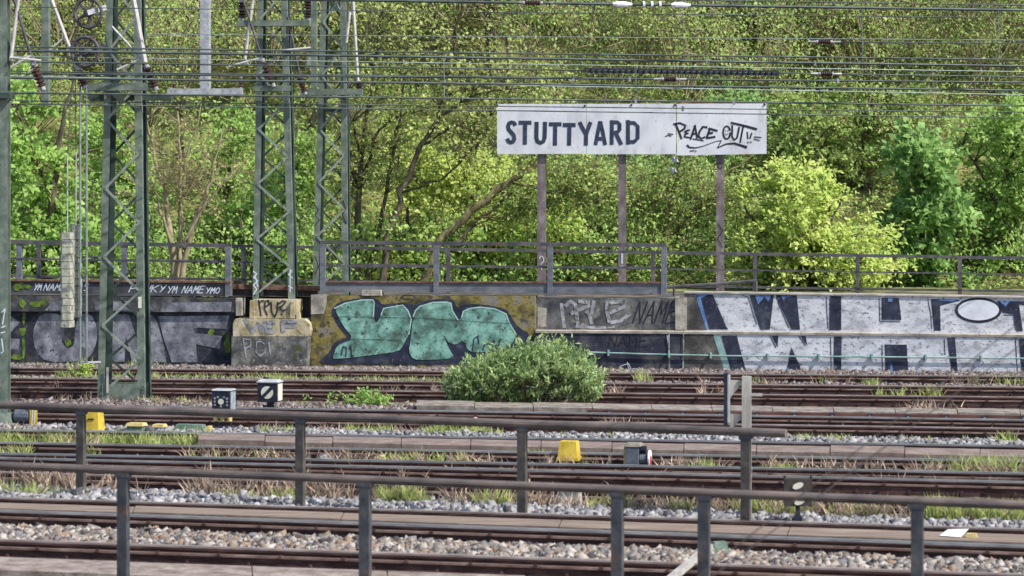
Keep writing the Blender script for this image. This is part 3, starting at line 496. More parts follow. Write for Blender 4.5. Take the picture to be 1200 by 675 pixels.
for wd, ls in [([2.4, 2.2], [[(350, 216), (400, 206), (445, 225), (440, 252), (392, 282)], [(366, 215), (392, 275), (415, 335)]]), ([1.8], [[(462, 262), (438, 320), (482, 326)], [(438, 278), (482, 262)], [(440, 300), (470, 290)]]),
               ([2.2], [[(527, 225), (490, 340)], [(525, 225), (545, 330)], [(505, 298), (542, 290)]]), ([2.6, 1.8], [[(625, 242), (592, 236), (562, 280), (556, 318), (580, 335), (610, 320)]]),
               ([2.4], [[(650, 252), (622, 330), (692, 320)], [(640, 250), (710, 270)], [(636, 292), (672, 286)]]), ([1.4], [[(510, 337), (555, 345), (596, 353)]]), ([2.0], [ell(788, 285, 29, 53, 18), [(835, 225), (832, 315), (850, 345), (874, 330), (892, 240)]]),
               ([2.4, 3.0], [[(825, 204), (880, 216), (960, 236), (1035, 257)]]), ([2.0], [[(926, 230), (912, 300), (900, 366)]]), ([1.5], [[(958, 280), (963, 335)], [(996, 288), (980, 335)], [(962, 362), (968, 368)], [(986, 360), (990, 368)]]),
               ([1.2], [[(280, 316), (305, 308), (330, 314)], [(302, 294), (345, 299)], [(1016, 320), (1075, 325)], [(1014, 337), (1060, 350)], [(485, 437), (520, 434)], [(526, 436), (538, 440)]]),
               ([3, 2, 1, .8, 1], [[(462, 390), (478, 407), (530, 412), (600, 395), (700, 357), (742, 351)]]), ([1], [[(744, 351), (712, 412)]]), ([1.2, 2, 3.2], [[(712, 412), (780, 380), (850, 374), (952, 406)]]), ([.7], [[(781, 264), (780, 276)], [(798, 264), (797, 276)], [(776, 292), (786, 306), (800, 292)]])]:
    strokes('letter', M['marker'], PB[2], [S8(l) for l in ls], wd, SOF)

# ---------------------------------------------------------------- rails
def ly(px, ln): return ln[0] + (ln[1] - ln[0]) * (px - 80) / 1040
def lp(px, ln, z): return G(px, ly(px, ln), z)
HZ = .17
RAILS = {}
def rail(key, ln, label, shine=False, group='rails across the yard'):
    a, b = lp(-500, ln, HZ), lp(1700, ln, HZ); a[2] = b[2] = 0; RAILS[key] = (a, b)
    d = nrm(b - a); nrm_ = V3(d[1], -d[0], 0); mb = MB()
    def pr(u0, u1, z0, z1, top, side):
        c = [a + nrm_ * u0, a + nrm_ * u1, b + nrm_ * u1, b + nrm_ * u0]; v = [p + UP * z0 for p in c] + [p + UP * z1 for p in c]
        mb.add(v, [(4, 5, 6, 7)], top); mb.add(v, [(3, 2, 1, 0), (0, 1, 5, 4), (1, 2, 6, 5), (2, 3, 7, 6), (3, 0, 4, 7)], side)
    bd = .024 if shine else .018; pr(-.034, .034, HZ - bd, HZ, 1, 1); pr(-.0335, .0335, .13, HZ - bd - .0004, 0, 0); pr(-.011, .011, .103, .1305, 0, 0); pr(-.068, .068, .08, .1025, 2, 2); pr(-.05, .05, -.03, .0805, 0, 0)
    T = mb.build('rail', [M['rail'], M['railshine' if shine else 'railtop'], M['raildust']], None, label, 'rail', group, fix=False)
    L = np.linalg.norm(b - a); q = MB(); i = 0
    while i * .63 < L:
        p = a + d * (i * .63 + .2)
        if -1.5 - .22 * p[1] < p[0] < 1.5 + .22 * p[1]:
            for sgn in (1,):
                f = Fr(p + nrm_ * .075 * sgn, math.atan2(-d[1], d[0])); q.box(f, -.022, .022, -.025, .01, .09, .118, .008, .006); q.box(Fr(f.o + d * .3, math.atan2(-d[1], d[0])), -.02, .02, -.02, .02, -.02, .035, .009, .006)
        i += 1
    q.build('fastenings', M['rail'], T, kind='stuff'); return T
RL = {'1': (431, 440), '2': (443, 452.3), '3': (454, 464), '4': (474, 490), '5': (485, 500.5), '6': (504, 520.5), '7': (519, 538), '8': (532, 552), '9': (537.5, 562), '11': (555, 588), '12': (585, 617), '13': (600, 636), '14': (634.5, 670)}
rail('1', RL['1'], 'rusty rail nearest the graffiti wall', group=None); rail('2', RL['2'], 'rusty rail second out from the graffiti wall', group=None); rail('3', RL['3'], 'rusty rail running right behind the foot of the shrub', group=None)
rail('4', RL['4'], 'worn shiny rail beside the red brown bracketed beam', True, None)
rail('5', RL['5'], 'rusty rail between the red brown beam and the whitish ballast', group=None)
rail('6', RL['6'], 'shiny rail along the back edge of the brown slab walkway', True, None); rail('7', RL['7'], 'shiny rail along the front edge of the brown slab walkway', True, None)
rail('8', RL['8'], 'shiny rail of the converging pair on the slab walkway side', True, None); rail('9', RL['9'], 'shiny rail of the converging pair on the dry stalks side', True, None)
rail('11', RL['11'], 'rusty rail half hidden by dry stalks behind white ballast', group=None)
rail('12', RL['12'], 'rail along the back edge of the brown timber planking', group=None); rail('13', RL['13'], 'worn rail along the front edge of the brown timber planking', True, None)
rail('14', RL['14'], 'dark rusty rail in front of the mixed ballast', group=None)

# ---------------------------------------------------------------- slabs and planks between the rails
def slabs(name, piece, label, cat, mat, back, front, z, thick, x0, x1, step, gap=.012, jit=.004):
    L0 = (lp(x0, back, z) + lp(x0, front, z)) / 2; T = thing(name, (L0[0], L0[1], 0), label, cat)
    A0, A1, B0, B1 = lp(x0, back, z), lp(x1, back, z), lp(x0, front, z), lp(x1, front, z); L = np.linalg.norm(B1 - B0); nn = int(L / step)
    r2 = np.random.default_rng(3)
    for i in range(nn):
        t0, t1 = i / nn + gap / L / 2, (i + 1) / nn - gap / L / 2; dz = UP * r2.normal(0, jit)
        c = [lerp(B0, B1, t0), lerp(B0, B1, t1), lerp(A0, A1, t1), lerp(A0, A1, t0)]
        MB().hexa([p - UP * thick + dz for p in c] + [p + dz for p in c]).build(piece, mat, T)
    return T
slabs('concrete_walkway', 'slab', 'pale concrete walkway slabs with a red brown beam below the shrub', 'walkway', M['concrete'], (463, 479), (470, 484.3), .12, .15, 488, 1420, .98)
bl = (470, 484.3); T = thing('steel_beam', lp(900, bl, 0), 'red brown beam with black brackets along the concrete walkway', 'beam')
a, b = lp(690, bl, .12), lp(1420, bl, .12); a[2] = b[2] = .1; mb = MB(); d = nrm(b - a); nn_ = V3(d[1], -d[0], 0)
mb.hexa([a + nn_ * .05 - UP * .13, b + nn_ * .05 - UP * .13, b + nn_ * .005 - UP * .13, a + nn_ * .005 - UP * .13, a + nn_ * .05, b + nn_ * .05, b + nn_ * .005, a + nn_ * .005]); mb.build('beam_web', M['redbeam'], T)
i = 0
while i * .61 < np.linalg.norm(b - a):
    f = Fr(a + d * (i * .61 + .35) + nn_ * .055, YAW); f.o[2] = 0; mb = MB(); mb.box(f, -.05, .05, -.05, .0, -.02, .1, .012, .008); br = mb.build('bracket', M['sigblack'], T)
    mb = MB(); mb.tube(f(0, -.035, .06), f(0, -.06, .06), .016); mb.build('bolt', M['insulcap'], br); i += 1
slabs('slab_walkway', 'slab', 'brown concrete slab walkway running between two shiny rails', 'walkway', M['slab'], (505.5, 525.5), (512.5, 533.5), .15, .17, 232, 1420, .97)
slabs('timber_planking', 'plank', 'long brown timber planking between rails behind the mixed ballast', 'planking', M['timber'], (590.3, 623.6), (597.2, 633.2), .145, .16, -300, 1500, 2.3)
slabs('kerb_slabs', 'slab', 'dusty pale kerb slabs in front of the dark rusty rail', 'kerb', M['kerb'], (655.5, 692), (671, 708), .045, .1, -300, 1500, 1.2)

# ---------------------------------------------------------------- ballast
def stones(name, label, a0, a1, oa, ob, dens, size, mat, mound=0., px=(-120, 1320), seed=1):
    """stones strewn between two ground lines: a0 (far) and a1 (near), each a pair of end points; oa / ob inset in metres"""
    r = np.random.default_rng(seed)
    def edge(l, x, o):
        a, b = l; d = nrm(b - a); nn = V3(d[1], -d[0], 0); a, b = a + nn * o, b + nn * o
        r0 = (x - CX) / FPX; t = (r0 * a[1] - a[0]) / ((b[0] - a[0]) - r0 * (b[1] - a[1])); return a + np.multiply.outer(t, b - a) if np.ndim(t) else a + (b - a) * t
    A, B = edge(a0, px[0], oa), edge(a0, px[1], oa); C, Dd = edge(a1, px[0], -ob), edge(a1, px[1], -ob)
    area = np.linalg.norm(B - A) * np.linalg.norm((A + B) / 2 - (C + Dd) / 2); N = int(area * dens)
    u, v = r.random(N), r.random(N); pos = (A + np.outer(u, B - A)) * (1 - v)[:, None] + (C + np.outer(u, Dd - C)) * v[:, None]
    sz = size * np.exp(r.normal(0, .28, N)) / 2; pos[:, 2] = -.012 + mound * np.sin(v * math.pi) * r.random(N) + r.random(N) * size * .35
    cube = np.array([[x, y, z] for z in (-1, 1) for y in (-1, 1) for x in (-1, 1)], float) * .8
    Vx = cube[None] * (1 + r.normal(0, .28, (N, 8, 3))) * (1 + r.uniform(-.3, .3, (N, 1, 3)))
    q = r.normal(size=(N, 4)); q /= np.linalg.norm(q, axis=1)[:, None]; w_, x, y, z = q.T
    Rm = np.array([[1 - 2 * (y * y + z * z), 2 * (x * y - z * w_), 2 * (x * z + y * w_)], [2 * (x * y + z * w_), 1 - 2 * (x * x + z * z), 2 * (y * z - x * w_)], [2 * (x * z - y * w_), 2 * (y * z + x * w_), 1 - 2 * (x * x + y * y)]]).transpose(2, 0, 1)
    Vx = np.einsum('nij,nkj->nki', Rm, Vx) * sz[:, None, None] + pos[:, None]
    fc = np.array([(0, 2, 3, 1), (4, 5, 7, 6), (0, 1, 5, 4), (1, 3, 7, 5), (3, 2, 6, 7), (2, 0, 4, 6)])
    Fc = (np.arange(N)[:, None, None] * 8 + fc[None]).reshape(-1, 4)
    return npindexed(name, Vx.reshape(-1, 3), Fc, mat, label=label, cat='ballast', kind='stuff')
WG = (W0 + WX * -20, W0 + WX * 45)
stones('ballast', 'pinkish ballast along the foot of the graffiti wall', WG, RAILS['1'], .12, .1, 300, .052, M['stoneP'], .05, seed=1)
stones('ballast', 'pale ballast between the two rails under the graffiti wall', RAILS['1'], RAILS['2'], .15, .12, 150, .05, M['stoneP'], .04, seed=2)
stones('ballast', 'thin stony strip behind the black marker signals', RAILS['3'], RAILS['4'], .9, .1, 130, .055, M['stoneP'], .03, px=(-60, 500), seed=3)
stones('ballast', 'whitish ballast strip behind the brown slab walkway', RAILS['5'], RAILS['6'], .3, .1, 200, .055, M['stoneW'], .06, seed=4)
stones('ballast', 'sparse stones among the weedy rails in mid yard', RAILS['7'], RAILS['8'], .1, .1, 60, .05, M['stoneP'], .02, seed=7)
stones('ballast', 'clean white ballast behind the brown timber planking', RAILS['11'], RAILS['12'], .25, .09, 520, .056, M['stoneW'], .08, seed=5)
stones('ballast', 'mixed brown and grey ballast in front of the timber planking', RAILS['13'], RAILS['14'], .1, .08, 720, .053, M['stoneF'], .05, seed=6)

# ---------------------------------------------------------------- grass and dry stalks
def blades(spots, seed):
    r = np.random.default_rng(seed); out = []
    for (x0, x1, y0, y1, n, h, lean) in spots:
        px = r.uniform(x0, x1, n); cl = r.uniform(x0, x1, max(2, n // 40)); px = np.where(r.random(n) < .65, cl[r.integers(0, len(cl), n)] + r.normal(0, 3.0, n), px)
        py = y0 + (y1 - y0) * (px - x0) / max(1, x1 - x0) + r.uniform(-1.2, 1.2, n)
        Dv = CZ * FPX / (py - HY); base = np.stack([(px - CX) / FPX * Dv, Dv, np.full(n, -.02)], 1)
        hh = h * r.uniform(.35, 1.15, n); d = r.normal(0, lean, (n, 3)); d[:, 2] = 1; d /= np.linalg.norm(d, axis=1)[:, None]
        s = r.normal(size=(n, 3)); s[:, 2] = 0; s /= np.linalg.norm(s, axis=1)[:, None]; wd = r.uniform(.004, .010, n)[:, None] * (1 + h)
        mid = base + d * hh[:, None] * .55; tip = base + d * hh[:, None] + np.stack([d[:, 0], d[:, 1], -np.abs(d[:, 0]) * .3], 1) * hh[:, None] * .4
        out.append(np.stack([base - s * wd, base + s * wd, mid + s * wd * .7, tip, mid - s * wd * .7], 1).reshape(-1, 3))
    return np.concatenate(out)
GR = [(0, 1200, 447, 457, 220, .12, .5), (200, 1200, 528, 548, 380, .15, .45), (0, 1200, 505, 517, 260, .12, .45), (60, 118, 443, 443.5, 260, .2, .4), (125, 530, 442, 449, 1500, .17, .4), (300, 330, 447, 447, 60, .25, .4), (-20, 60, 446, 446, 120, .16, .4),
      (-20, 255, 519, 522, 1500, .22, .35), (60, 90, 528, 528, 120, .2, .3), (5, 38, 533, 533, 160, .22, .4), (95, 120, 533, 534, 130, .22, .4), (200, 262, 508, 510, 200, .16, .4),
      (405, 460, 507, 508, 260, .18, .4), (490, 590, 508, 510, 520, .2, .4), (300, 345, 508, 508, 130, .18, .4), (225, 330, 536, 538, 300, .2, .4), (395, 430, 529, 530, 120, .18, .4), (440, 560, 541, 544, 360, .2, .4),
      (612, 640, 541, 542, 140, .22, .3), (650, 700, 543, 545, 200, .17, .4), (810, 835, 553, 554, 130, .22, .35), (1085, 1200, 553, 557, 420, .3, .35), (1150, 1205, 549, 551, 200, .24, .4), (895, 945, 556, 558, 160, .2, .4),
      (745, 765, 447, 448, 110, .28, .3), (865, 895, 447, 448, 150, .2, .4), (955, 975, 448, 449, 80, .2, .4), (1010, 1030, 452, 453, 110, .2, .3), (1068, 1105, 462, 463, 240, .22, .4), (1135, 1205, 450, 451, 260, .25, .4), (805, 850, 433, 434, 60, .12, .4), (1030, 1060, 463, 464, 100, .2, .4),
      (1020, 1200, 517, 519, 160, .12, .4), (930, 1000, 516, 517, 240, .15, .4), (1170, 1190, 519, 519, 60, .24, .3), (380, 480, 474, 476, 200, .12, .4), (180, 250, 470, 473, 130, .14, .4), (290, 400, 474, 475, 130, .1, .4),
      (12, 45, 584, 586, 170, .26, .3), (60, 90, 585, 587, 70, .2, .35), (95, 130, 586, 587, 60, .18, .35), (270, 300, 588, 589, 60, .22, .35), (325, 350, 589, 590, 100, .24, .3), (440, 500, 592, 594, 420, .3, .3), (560, 600, 596, 597, 160, .3, .35), (630, 650, 596, 597, 90, .2, .35), (690, 740, 600, 602, 240, .27, .35), (785, 815, 604, 605, 130, .26, .3), (865, 905, 606, 608, 260, .3, .35), (915, 950, 608, 609, 180, .26, .35), (975, 1035, 610, 612, 200, .26, .35), (1080, 1130, 614, 616, 420, .36, .3), (1135, 1210, 616, 618, 420, .33, .3),
      (700, 760, 437, 438, 120, .15, .4), (270, 362, 430, 431, 60, .1, .4), (95, 112, 430, 430, 40, .25, .4), (150, 200, 430, 430, 80, .2, .4), (20, 110, 428, 429, 200, .1, .4)]
npmesh('grass', blades(GR, 11), 5, M['grass'], label='fresh green grass tufts growing between the rails', cat='grass', kind='stuff')
DR = [(120, 1200, 451, 463, 260, .16, .5), (0, 1200, 493, 508, 420, .15, .5), (230, 1200, 525, 546, 620, .2, .45), (0, 1200, 546, 570, 420, .2, .45), (0, 1200, 553, 578, 300, .22, .45), (-30, 92, 576, 579, 520, .36, .3), (110, 170, 579, 581, 120, .3, .35), (225, 400, 583, 590, 620, .34, .35), (400, 560, 590, 595, 330, .3, .35), (560, 760, 596, 603, 520, .3, .4), (760, 880, 603, 607, 340, .32, .4), (890, 1070, 607, 613, 620, .32, .4), (1070, 1210, 613, 618, 260, .3, .4),
      (715, 762, 506, 508, 240, .26, .35), (700, 730, 462, 463, 70, .24, .4), (820, 860, 463, 464, 90, .24, .5), (885, 920, 452, 453, 80, .24, .5), (950, 1000, 448, 449, 120, .26, .5), (1050, 1130, 480, 481, 130, .24, .5), (1110, 1160, 450, 451, 110, .28, .5), (780, 830, 449, 450, 60, .2, .5),
      (220, 420, 537, 541, 520, .24, .4), (420, 720, 541, 549, 520, .22, .4), (770, 860, 549, 553, 240, .22, .4), (900, 1120, 552, 559, 520, .26, .45), (1120, 1210, 556, 560, 180, .26, .45), (60, 240, 530, 534, 260, .2, .4), (-20, 60, 512, 513, 130, .28, .5), (60, 115, 520, 522, 130, .2, .5),
      (380, 500, 505, 508, 130, .16, .4), (300, 400, 504, 506, 120, .18, .6), (440, 480, 462, 463, 70, .22, .4), (500, 530, 459, 460, 50, .2, .4), (60, 130, 470, 470, 130, .2, .5), (150, 260, 472, 474, 220, .18, .5), (20, 90, 452, 453, 90, .18, .5), (250, 280, 427, 428, 90, .22, .5), (900, 1200, 437, 439, 180, .2, .6), (640, 900, 438, 439, 140, .22, .6), (360, 520, 449, 450, 130, .16, .5)]
npmesh('dry_stalks', blades(DR, 12), 5, M['drygrass'], label='dry brown weed stalks standing among the rails', cat='weeds', kind='stuff')

# ---------------------------------------------------------------- steel fences in front
def fence(label, ln, zt, posts, x0, x1, rad, pw, pd, pm_='fence'):
    def tp(x): return G(x, ln(x), zt)
    a, b = tp(x0), tp(x1); T = thing('steel_fence', V3(*(lerp(a, b, .5)[:2]), 0), label, 'fence'); ang = math.atan2(-(b - a)[1], (b - a)[0])
    mb = MB(); mb.tube(a, b, rad, n=12); mb.build('top_rail', M['fencetop'], T, smooth=False)
    for x in posts:
        p = tp(x); f = Fr(V3(p[0], p[1], 0), ang); mb = MB(); mb.box(f, -pw / 2, pw / 2, -pd / 2, -pd / 2 + .012, -.1, zt - rad * .7); mb.box(f, pw / 2 - .012, pw / 2, -pd / 2 + .0125, pd / 2, -.1, zt - rad * .7); mb.box(f, -pw / 2, -pw / 2 + .012, -pd / 2 + .0125, pd / 2, -.1, zt - rad * .7)
        po = mb.build('post', M[pm_], T)
        mb = MB(); mb.box(f, -pw * .7, pw * .7, -pd * .55, pd * .55, zt - rad * 1.6, zt - rad * .6); mb.build('cap_plate', M['fence'], po)
fence('brown railed steel fence of four posts, ending at the timber post', lambda x: 474.5 + .0362 * x, 1.1, (-160, 95, 352, 612, 874), -420, 921, .047, .098, .07, 'fencebrown')
fence('grey steel fence with two posts set close together, in front of the tracks', lambda x: 545.5 + .0389 * x, 1.1, (-138, 144.5, 428, 723.5, 825, 1075, 1330), -420, 1620, .037, .095, .07)

# ---------------------------------------------------------------- signals, boxes and other small yard things
def base_thing(name, px, py, label, cat, group=None, ang=YAW):
    p = G(px, py); T = thing(name, p, label, cat, group); return T, Fr(p, ang), FPX / p[1]
def disc(f, cx, cz, y, r, n=20, a0=0, a1=2 * math.pi): return [f(cx + r * math.cos(lerp(a0, a1, i / n)), y, cz + r * math.sin(lerp(a0, a1, i / n))) for i in range(n + (a1 - a0 < 6.28))]
SA = R(13)
# black marker box with the barred white disc
T, f, s = base_thing('dwarf_signal', 316, 486, 'black box signal with white disc and black diagonal bar', 'signal', ang=SA)
z0, z1 = .22, .54; w_ = .17
MB().box(f, -w_, w_, -.13, .13, z0, z1).build('housing', M['sigblack'], T)
mb = MB(); mb.box(f, -w_ - .012, w_ + .02, -.145, .15, z1 + .001, z1 + .018); mb.box(f, -w_ - .008, w_ + .015, -.14, .145, z1 + .0185, z1 + .05, .03, .07); mb.build('roof', M['sigroof'], T)
MB().box(f, w_ + .001, w_ + .012, -.09, .125, z0 + .02, z1 - .02).build('side_panel', M['sigwhite'], T)
for sgn in (1, -1):
    a0 = R(45) + .28 if sgn > 0 else R(225) + .28
    mb = MB(); mb.prism(disc(f, 0, (z0 + z1) / 2, -.132, .105, 14, a0, a0 + math.pi - .56), f.y * -.006); mb.build('disc_half', M['sigwhite'], T)
mb = MB(); mb.tube(f(.03, 0, -.05), f(.03, 0, z0 - .001), .045); mb.tube(f(-.1, 0, -.05), f(-.1, 0, z0 - .06), .02); mb.bar(f(-.1, 0, .14), f(.03, 0, .17), .03, .03); mb.tube(f(-.04, .02, .02), f(-.04, .02, z0 - .001), .014); mb.build('stem', M['sigblack'], T)
# blue-black lantern box on yellow tipped legs
T, f, s = base_thing('point_lantern', 262, 504, 'blue-black lantern box with pale dot, grey side and yellow tipped legs', 'signal', ang=SA)
z0, z1 = .3, .62; w_ = .145
MB().box(f, -w_, w_, -.12, .12, z0, z1).build('housing', M['sigblack'], T)
mb = MB(); mb.box(f, -w_ - .008, w_ + .015, -.13, .13, z1 + .001, z1 + .022, .01, .02); mb.build('roof', M['sigroof'], T)
MB().box(f, w_ + .001, w_ + .012, -.1, .115, z0 + .02, z1 - .02).build('side_panel', M['siggrey'], T)
mb = MB(); mb.prism(disc(f, 0, .45, -.122, .045), f.y * -.006); mb.build('lens', M['sigwhite'], T)
for x, z in ((-.1, .5), (-.1, .45), (-.1, .4), (.1, .5), (.1, .45), (.1, .4), (-.05, .52), (.05, .52), (0, .38)): MB().box(f, x - .014, x + .014, -.128, -.1215, z - .014, z + .014).build('reflector', M['siggrey'], T)
for x in (-.12, -.01, .11):
    mb = MB(); mb.tube(f(x, 0, -.05), f(x, 0, z0 - .001), .022); lg = mb.build('leg', M['sigblack'], T); mb = MB(); mb.tube(f(x, -.03, .14), f(x, -.03, .25), .035, .045); mb.build('yellow_sleeve', M['ylight'], lg)
mb = MB(); mb.box(f, -.18, .16, -.1, .12, -.03, .06); mb.build('footing', M['sigblack'], T)
# brown-black signal with two slanted lenses
T, f, s = base_thing('dwarf_signal', 935, 622, 'brown black dwarf signal with two slanted white lenses on black stem', 'signal', ang=R(6))
z0, z1 = .27, .56; w_ = .15
MB().box(f, -w_, w_, -.06, .06, z0, z1).build('housing', M['sigbrown'], T)
for cx, cz in ((.0, .49), (.02, .322)):
    mb = MB(); c0 = [(.062 * math.cos(t), .034 * math.sin(t)) for t in np.linspace(0, 6.283, 18, endpoint=False)]; mb.prism([f(cx + .92 * x - .25 * y, -.062, cz + .35 * x + .92 * y) for x, y in c0], f.y * -.006); mb.build('lens', M['sigwhite'], T)
mb = MB(); mb.tube(f(0, 0, -.05), f(0, 0, z0 - .001), .026); mb.box(f, -.045, .045, -.04, .04, .1, .16); mb.build('stem', M['sigblack'], T)
mb = MB(); mb.tube(f(-.09, 0, -.05), f(-.09, 0, .12), .014); mb.tube(f(-.05, 0, -.05), f(-.05, 0, .14), .014); mb.box(f, -.12, .02, -.05, .05, -.05, .04); mb.build('foot_bracket', M['sigblack'], T)
for x in (-.14, .14): mb = MB(); mb.tube(f(x, 0, z1), f(x, 0, z1 + .03), .014); mb.build('lug', M['sigbrown'], T)
# yellow hoods
def hood(px, py, w_, h, d, label, ang=SA, z0=.0):
    T, f, s = base_thing('yellow_hood', px, py, label, 'hood', ang=ang); mb = MB(); mb.box(f, -w_, w_, -d, d, z0 + .02, z0 + h, w_ * .16, d * .2); mb.build('shell', M['yellow'], T)
    mb = MB(); mb.box(f, -w_ - .012, w_ + .012, -d - .012, d + .012, z0 - .02, z0 + .0195); mb.build('rim', M['yellow'], T)
    mb = MB(); mb.box(f, -w_ * .8, w_ * .8, -d * .8, d * .8, -.06, z0 - .0205); mb.build('stand', M['sigblack'], T); return T, f
hood(667, 546, .135, .235, .12, 'plain yellow metal hood standing between rails in mid yard', z0=.1)
T, f = hood(110, 508, .13, .29, .13, 'bright yellow hood behind the fence post near the green mast', z0=.05)
MB().box(f, -.05, .05, -.131, -.112, .22, .24).build('name_plate', M['sigblack'], T)
# low lidded boxes
def lidbox(px, py, w_, h, d, lid, body, label, feet=True):
    T, f, s = base_thing('junction_box', px, py, label, 'box', ang=SA); MB().box(f, -w_, w_, -d, d, .03 if feet else -.03, h, .01, .01).build('body', body, T)
    mb = MB(); mb.box(f, -w_ - .012, w_ + .012, -d - .012, d + .012, h + .001, h + .045, .02, .02); mb.build('lid', lid, T)
    if feet:
        for x in (-w_ * .6, w_ * .6): MB().box(f, x - .03, x + .03, -d * .7, d * .7, -.05, .0295).build('foot', M['sigblack'], T)
lidbox(668, 596, .125, .215, .11, M['yellow'], M['wpost'], 'grey junction box with yellow lid on the white ballast')
lidbox(160, 508, .13, .12, .1, M['ylight'], M['mossgreen'], 'low mossy box with pale yellow lid near the bright yellow hood')
lidbox(187, 508, .085, .1, .09, M['ylight'], M['siggrey'], 'small grey box with yellow lid beside the green trough')
T, f, s = base_thing('green_trough', 226, 508, 'low green sloped trough box with rusty yellow end', 'trough', ang=SA)
MB().box(f, -.3, .22, -.1, .12, -.03, .14, .05, .04).build('body', M['mossgreen'], T); MB().box(f, .222, .3, -.1, .12, -.03, .12, .02, .03).build('end_cap', M['ylight'], T)
# point machine with yellow plate at the far left
T, f, s = base_thing('point_machine', 32, 500, 'dark blue barrel point machine with striped yellow plate', 'machine', ang=SA)
mb = MB(); mb.lathe(f(-.2, 0, .18), f.x, [(0, .1), (.03, .125), (.25, .125), (.28, .1)], 14); mb.build('barrel', M['motor'], T, smooth=False)
MB().box(f, -.18, .1, -.11, .11, -.05, .055).build('bed', M['sigblack'], T)
pl = MB().box(f, .095, .215, -.12, -.1, -.03, .38).build('plate', M['yellow'], T)
for x in (.135, .175): MB().bar(f(x - .01, -.122, .0), f(x + .02, -.122, .37), .018, .004, up=f.y).build('stripe', M['sigwhite'], pl)
# point motor with crank
T, f, s = base_thing('point_motor', 747, 550, 'blue grey point motor box with crank and white red edged disc', 'machine', ang=SA)
MB().box(f, -.15, .03, -.12, .12, .06, .31).build('housing', M['motor'], T); MB().box(f, -.16, .06, -.13, .13, .311, .35, .02, .02).build('top_plate', M['concrete'], T); MB().box(f, -.165, -.151, -.11, .11, .06, .3).build('side_plate', M['yellow'], T)
mb = MB(); mb.tube(f(.04, 0, .26), f(.12, 0, .26), .055, n=10); mb.build('upper_drum', M['sigblack'], T); mb = MB(); mb.tube(f(.04, 0, .14), f(.13, 0, .14), .075, n=12); mb.build('lower_drum', M['motor'], T)
mb = MB(); mb.tube(f(.155, 0, .15), f(.175, 0, .15), .11, n=16); dk = mb.build('disc', M['paper'], T); mb = MB(); mb.tube(f(.1755, 0, .12), f(.18, 0, .12), .07, n=12); mb.build('red_spot', M['redpaint'], dk)
mb = MB(); mb.tube(f(.131, 0, .15), f(.1545, 0, .15), .03); mb.build('shaft', M['insulcap'], T); MB().box(f, -.15, .1, -.1, .1, -.05, .0595).build('base', M['sigblack'], T)
# timber post with plate
T, f, s = base_thing('timber_post', 875, 612, 'pale timber post carrying an upright plate on two brackets', 'post')
hw = 5.6 / s; zt = CZ - (441 - 240) / s
MB().box(f, -hw, hw, -hw, hw, -.1, zt, .003, .003).build('shaft', M['wpost'], T)
for y0, y1 in ((508, 514), (548, 553)): MB().box(f, -hw - .006, hw + .006, -hw - .006, hw + .006, CZ - (y1 - 240) / s, CZ - (y0 - 240) / s).build('band', M['insulcap'], T)
zb, zc = CZ - (498 - 240) / s, CZ - (437 - 240) / s
pl = MB().box(f, -.245, -.205, -.14, .12, zb, zc).build('plate', M['sigblack'], T); MB().box(f, -.204, -.185, -.13, .11, zb + .03, zc - .03).build('plate_edge', M['sigroof'], pl)
for z, up in ((zc - .08, -1), (zb + .12, -1)):
    mb = MB(); mb.prism([f(-.184, -.01, z), f(-hw - .001, -.01, z + (.0)), f(-hw - .001, -.01, z - .04), f(-.184, -.01, z - .2)] if z > 1.0 else [f(-.184, -.01, z), f(-hw - .001, -.01, z), f(-hw - .001, -.01, z - .06), f(-.184, -.01, z - .24)], f.y * .02); mb.build('bracket', M['wpost'], T)
MB().bar(f(hw + .001, 0, zc - .24), f(hw + .12, 0, zc - .24), .03, .03).build('peg', M['wpost'], T)
# bits and pieces
p = G(557, 493, .16); mb = MB(); mb.lathe(p - UP * .05, UP, [(0, .012), (.012, .035), (.035, .052), (.055, .056), (.08, .048), (.1, .028), (.108, .008)], 14); mb.build('ball', M['pink'], None, 'small pink ball resting on a rail', 'ball', smooth=True)
p = G(1118, 628, .15); f = Fr(p, R(20)); mb = MB(); mb.add([f(-.14, -.06, .005), f(.08, -.09, .004), f(.14, .06, .07), f(-.08, .1, .05), f(0, 0, .045)], [(0, 1, 4), (1, 2, 4), (2, 3, 4), (3, 0, 4)]); mb.build('paper_sheet', M['paper'], None, 'crumpled white paper lying on the planking', 'litter', fix=False)
p = G(1134, 629, .15); f = Fr(p, R(14)); MB().box(f, -.02, .1, -.05, .05, -.005, .035, .015, .01).build('carton', M['ylight'], None, 'small flat yellow carton beside the white paper', 'litter')
def rock(px, py, sx, sz, mat, label, seed):
    r = np.random.default_rng(seed); p = G(px, py); mb = MB(); prof = [(0, sx * .8), (sz * .4, sx), (sz * .75, sx * .7), (sz, sx * .25)]; mb.lathe(p - UP * .03, UP, prof, 9)
    mb.v = [tuple(np.array(v) + r.normal(0, sx * .13, 3)) for v in mb.v]; mb.build('rock', mat, None, label, 'rock')
rock(382, 541, .13, .13, M['stoneW'], 'large white rock lying by the slab walkway', 1); rock(400, 542, .07, .06, M['stoneW'], 'small white stone next to the large white rock', 2); rock(448, 541, .11, .13, M['yblock'], 'yellowish round rock among grass by the slab walkway', 3)
f = Fr(G(58, 532), R(14)); mb = MB(); mb.box(f, -.42, .3, -.14, .16, -.03, .05, .03, .03); mb.build('loose_slab', M['concrete'], None, 'loose pale slab lying in the grass near the fence post', 'slab')
f = Fr(G(843, 650), R(-20)); mb = MB(); mb.box(f, -.09, .1, -.05, .08, -.02, .13, .03, .03); mb.lathe(f(-.2, -.02, .03), f.x, [(0, .03), (.12, .05)], 8); mb.build('cable_bend', M['mossgreen'], None, 'dark green cable head poking out of the mixed ballast', 'cable')
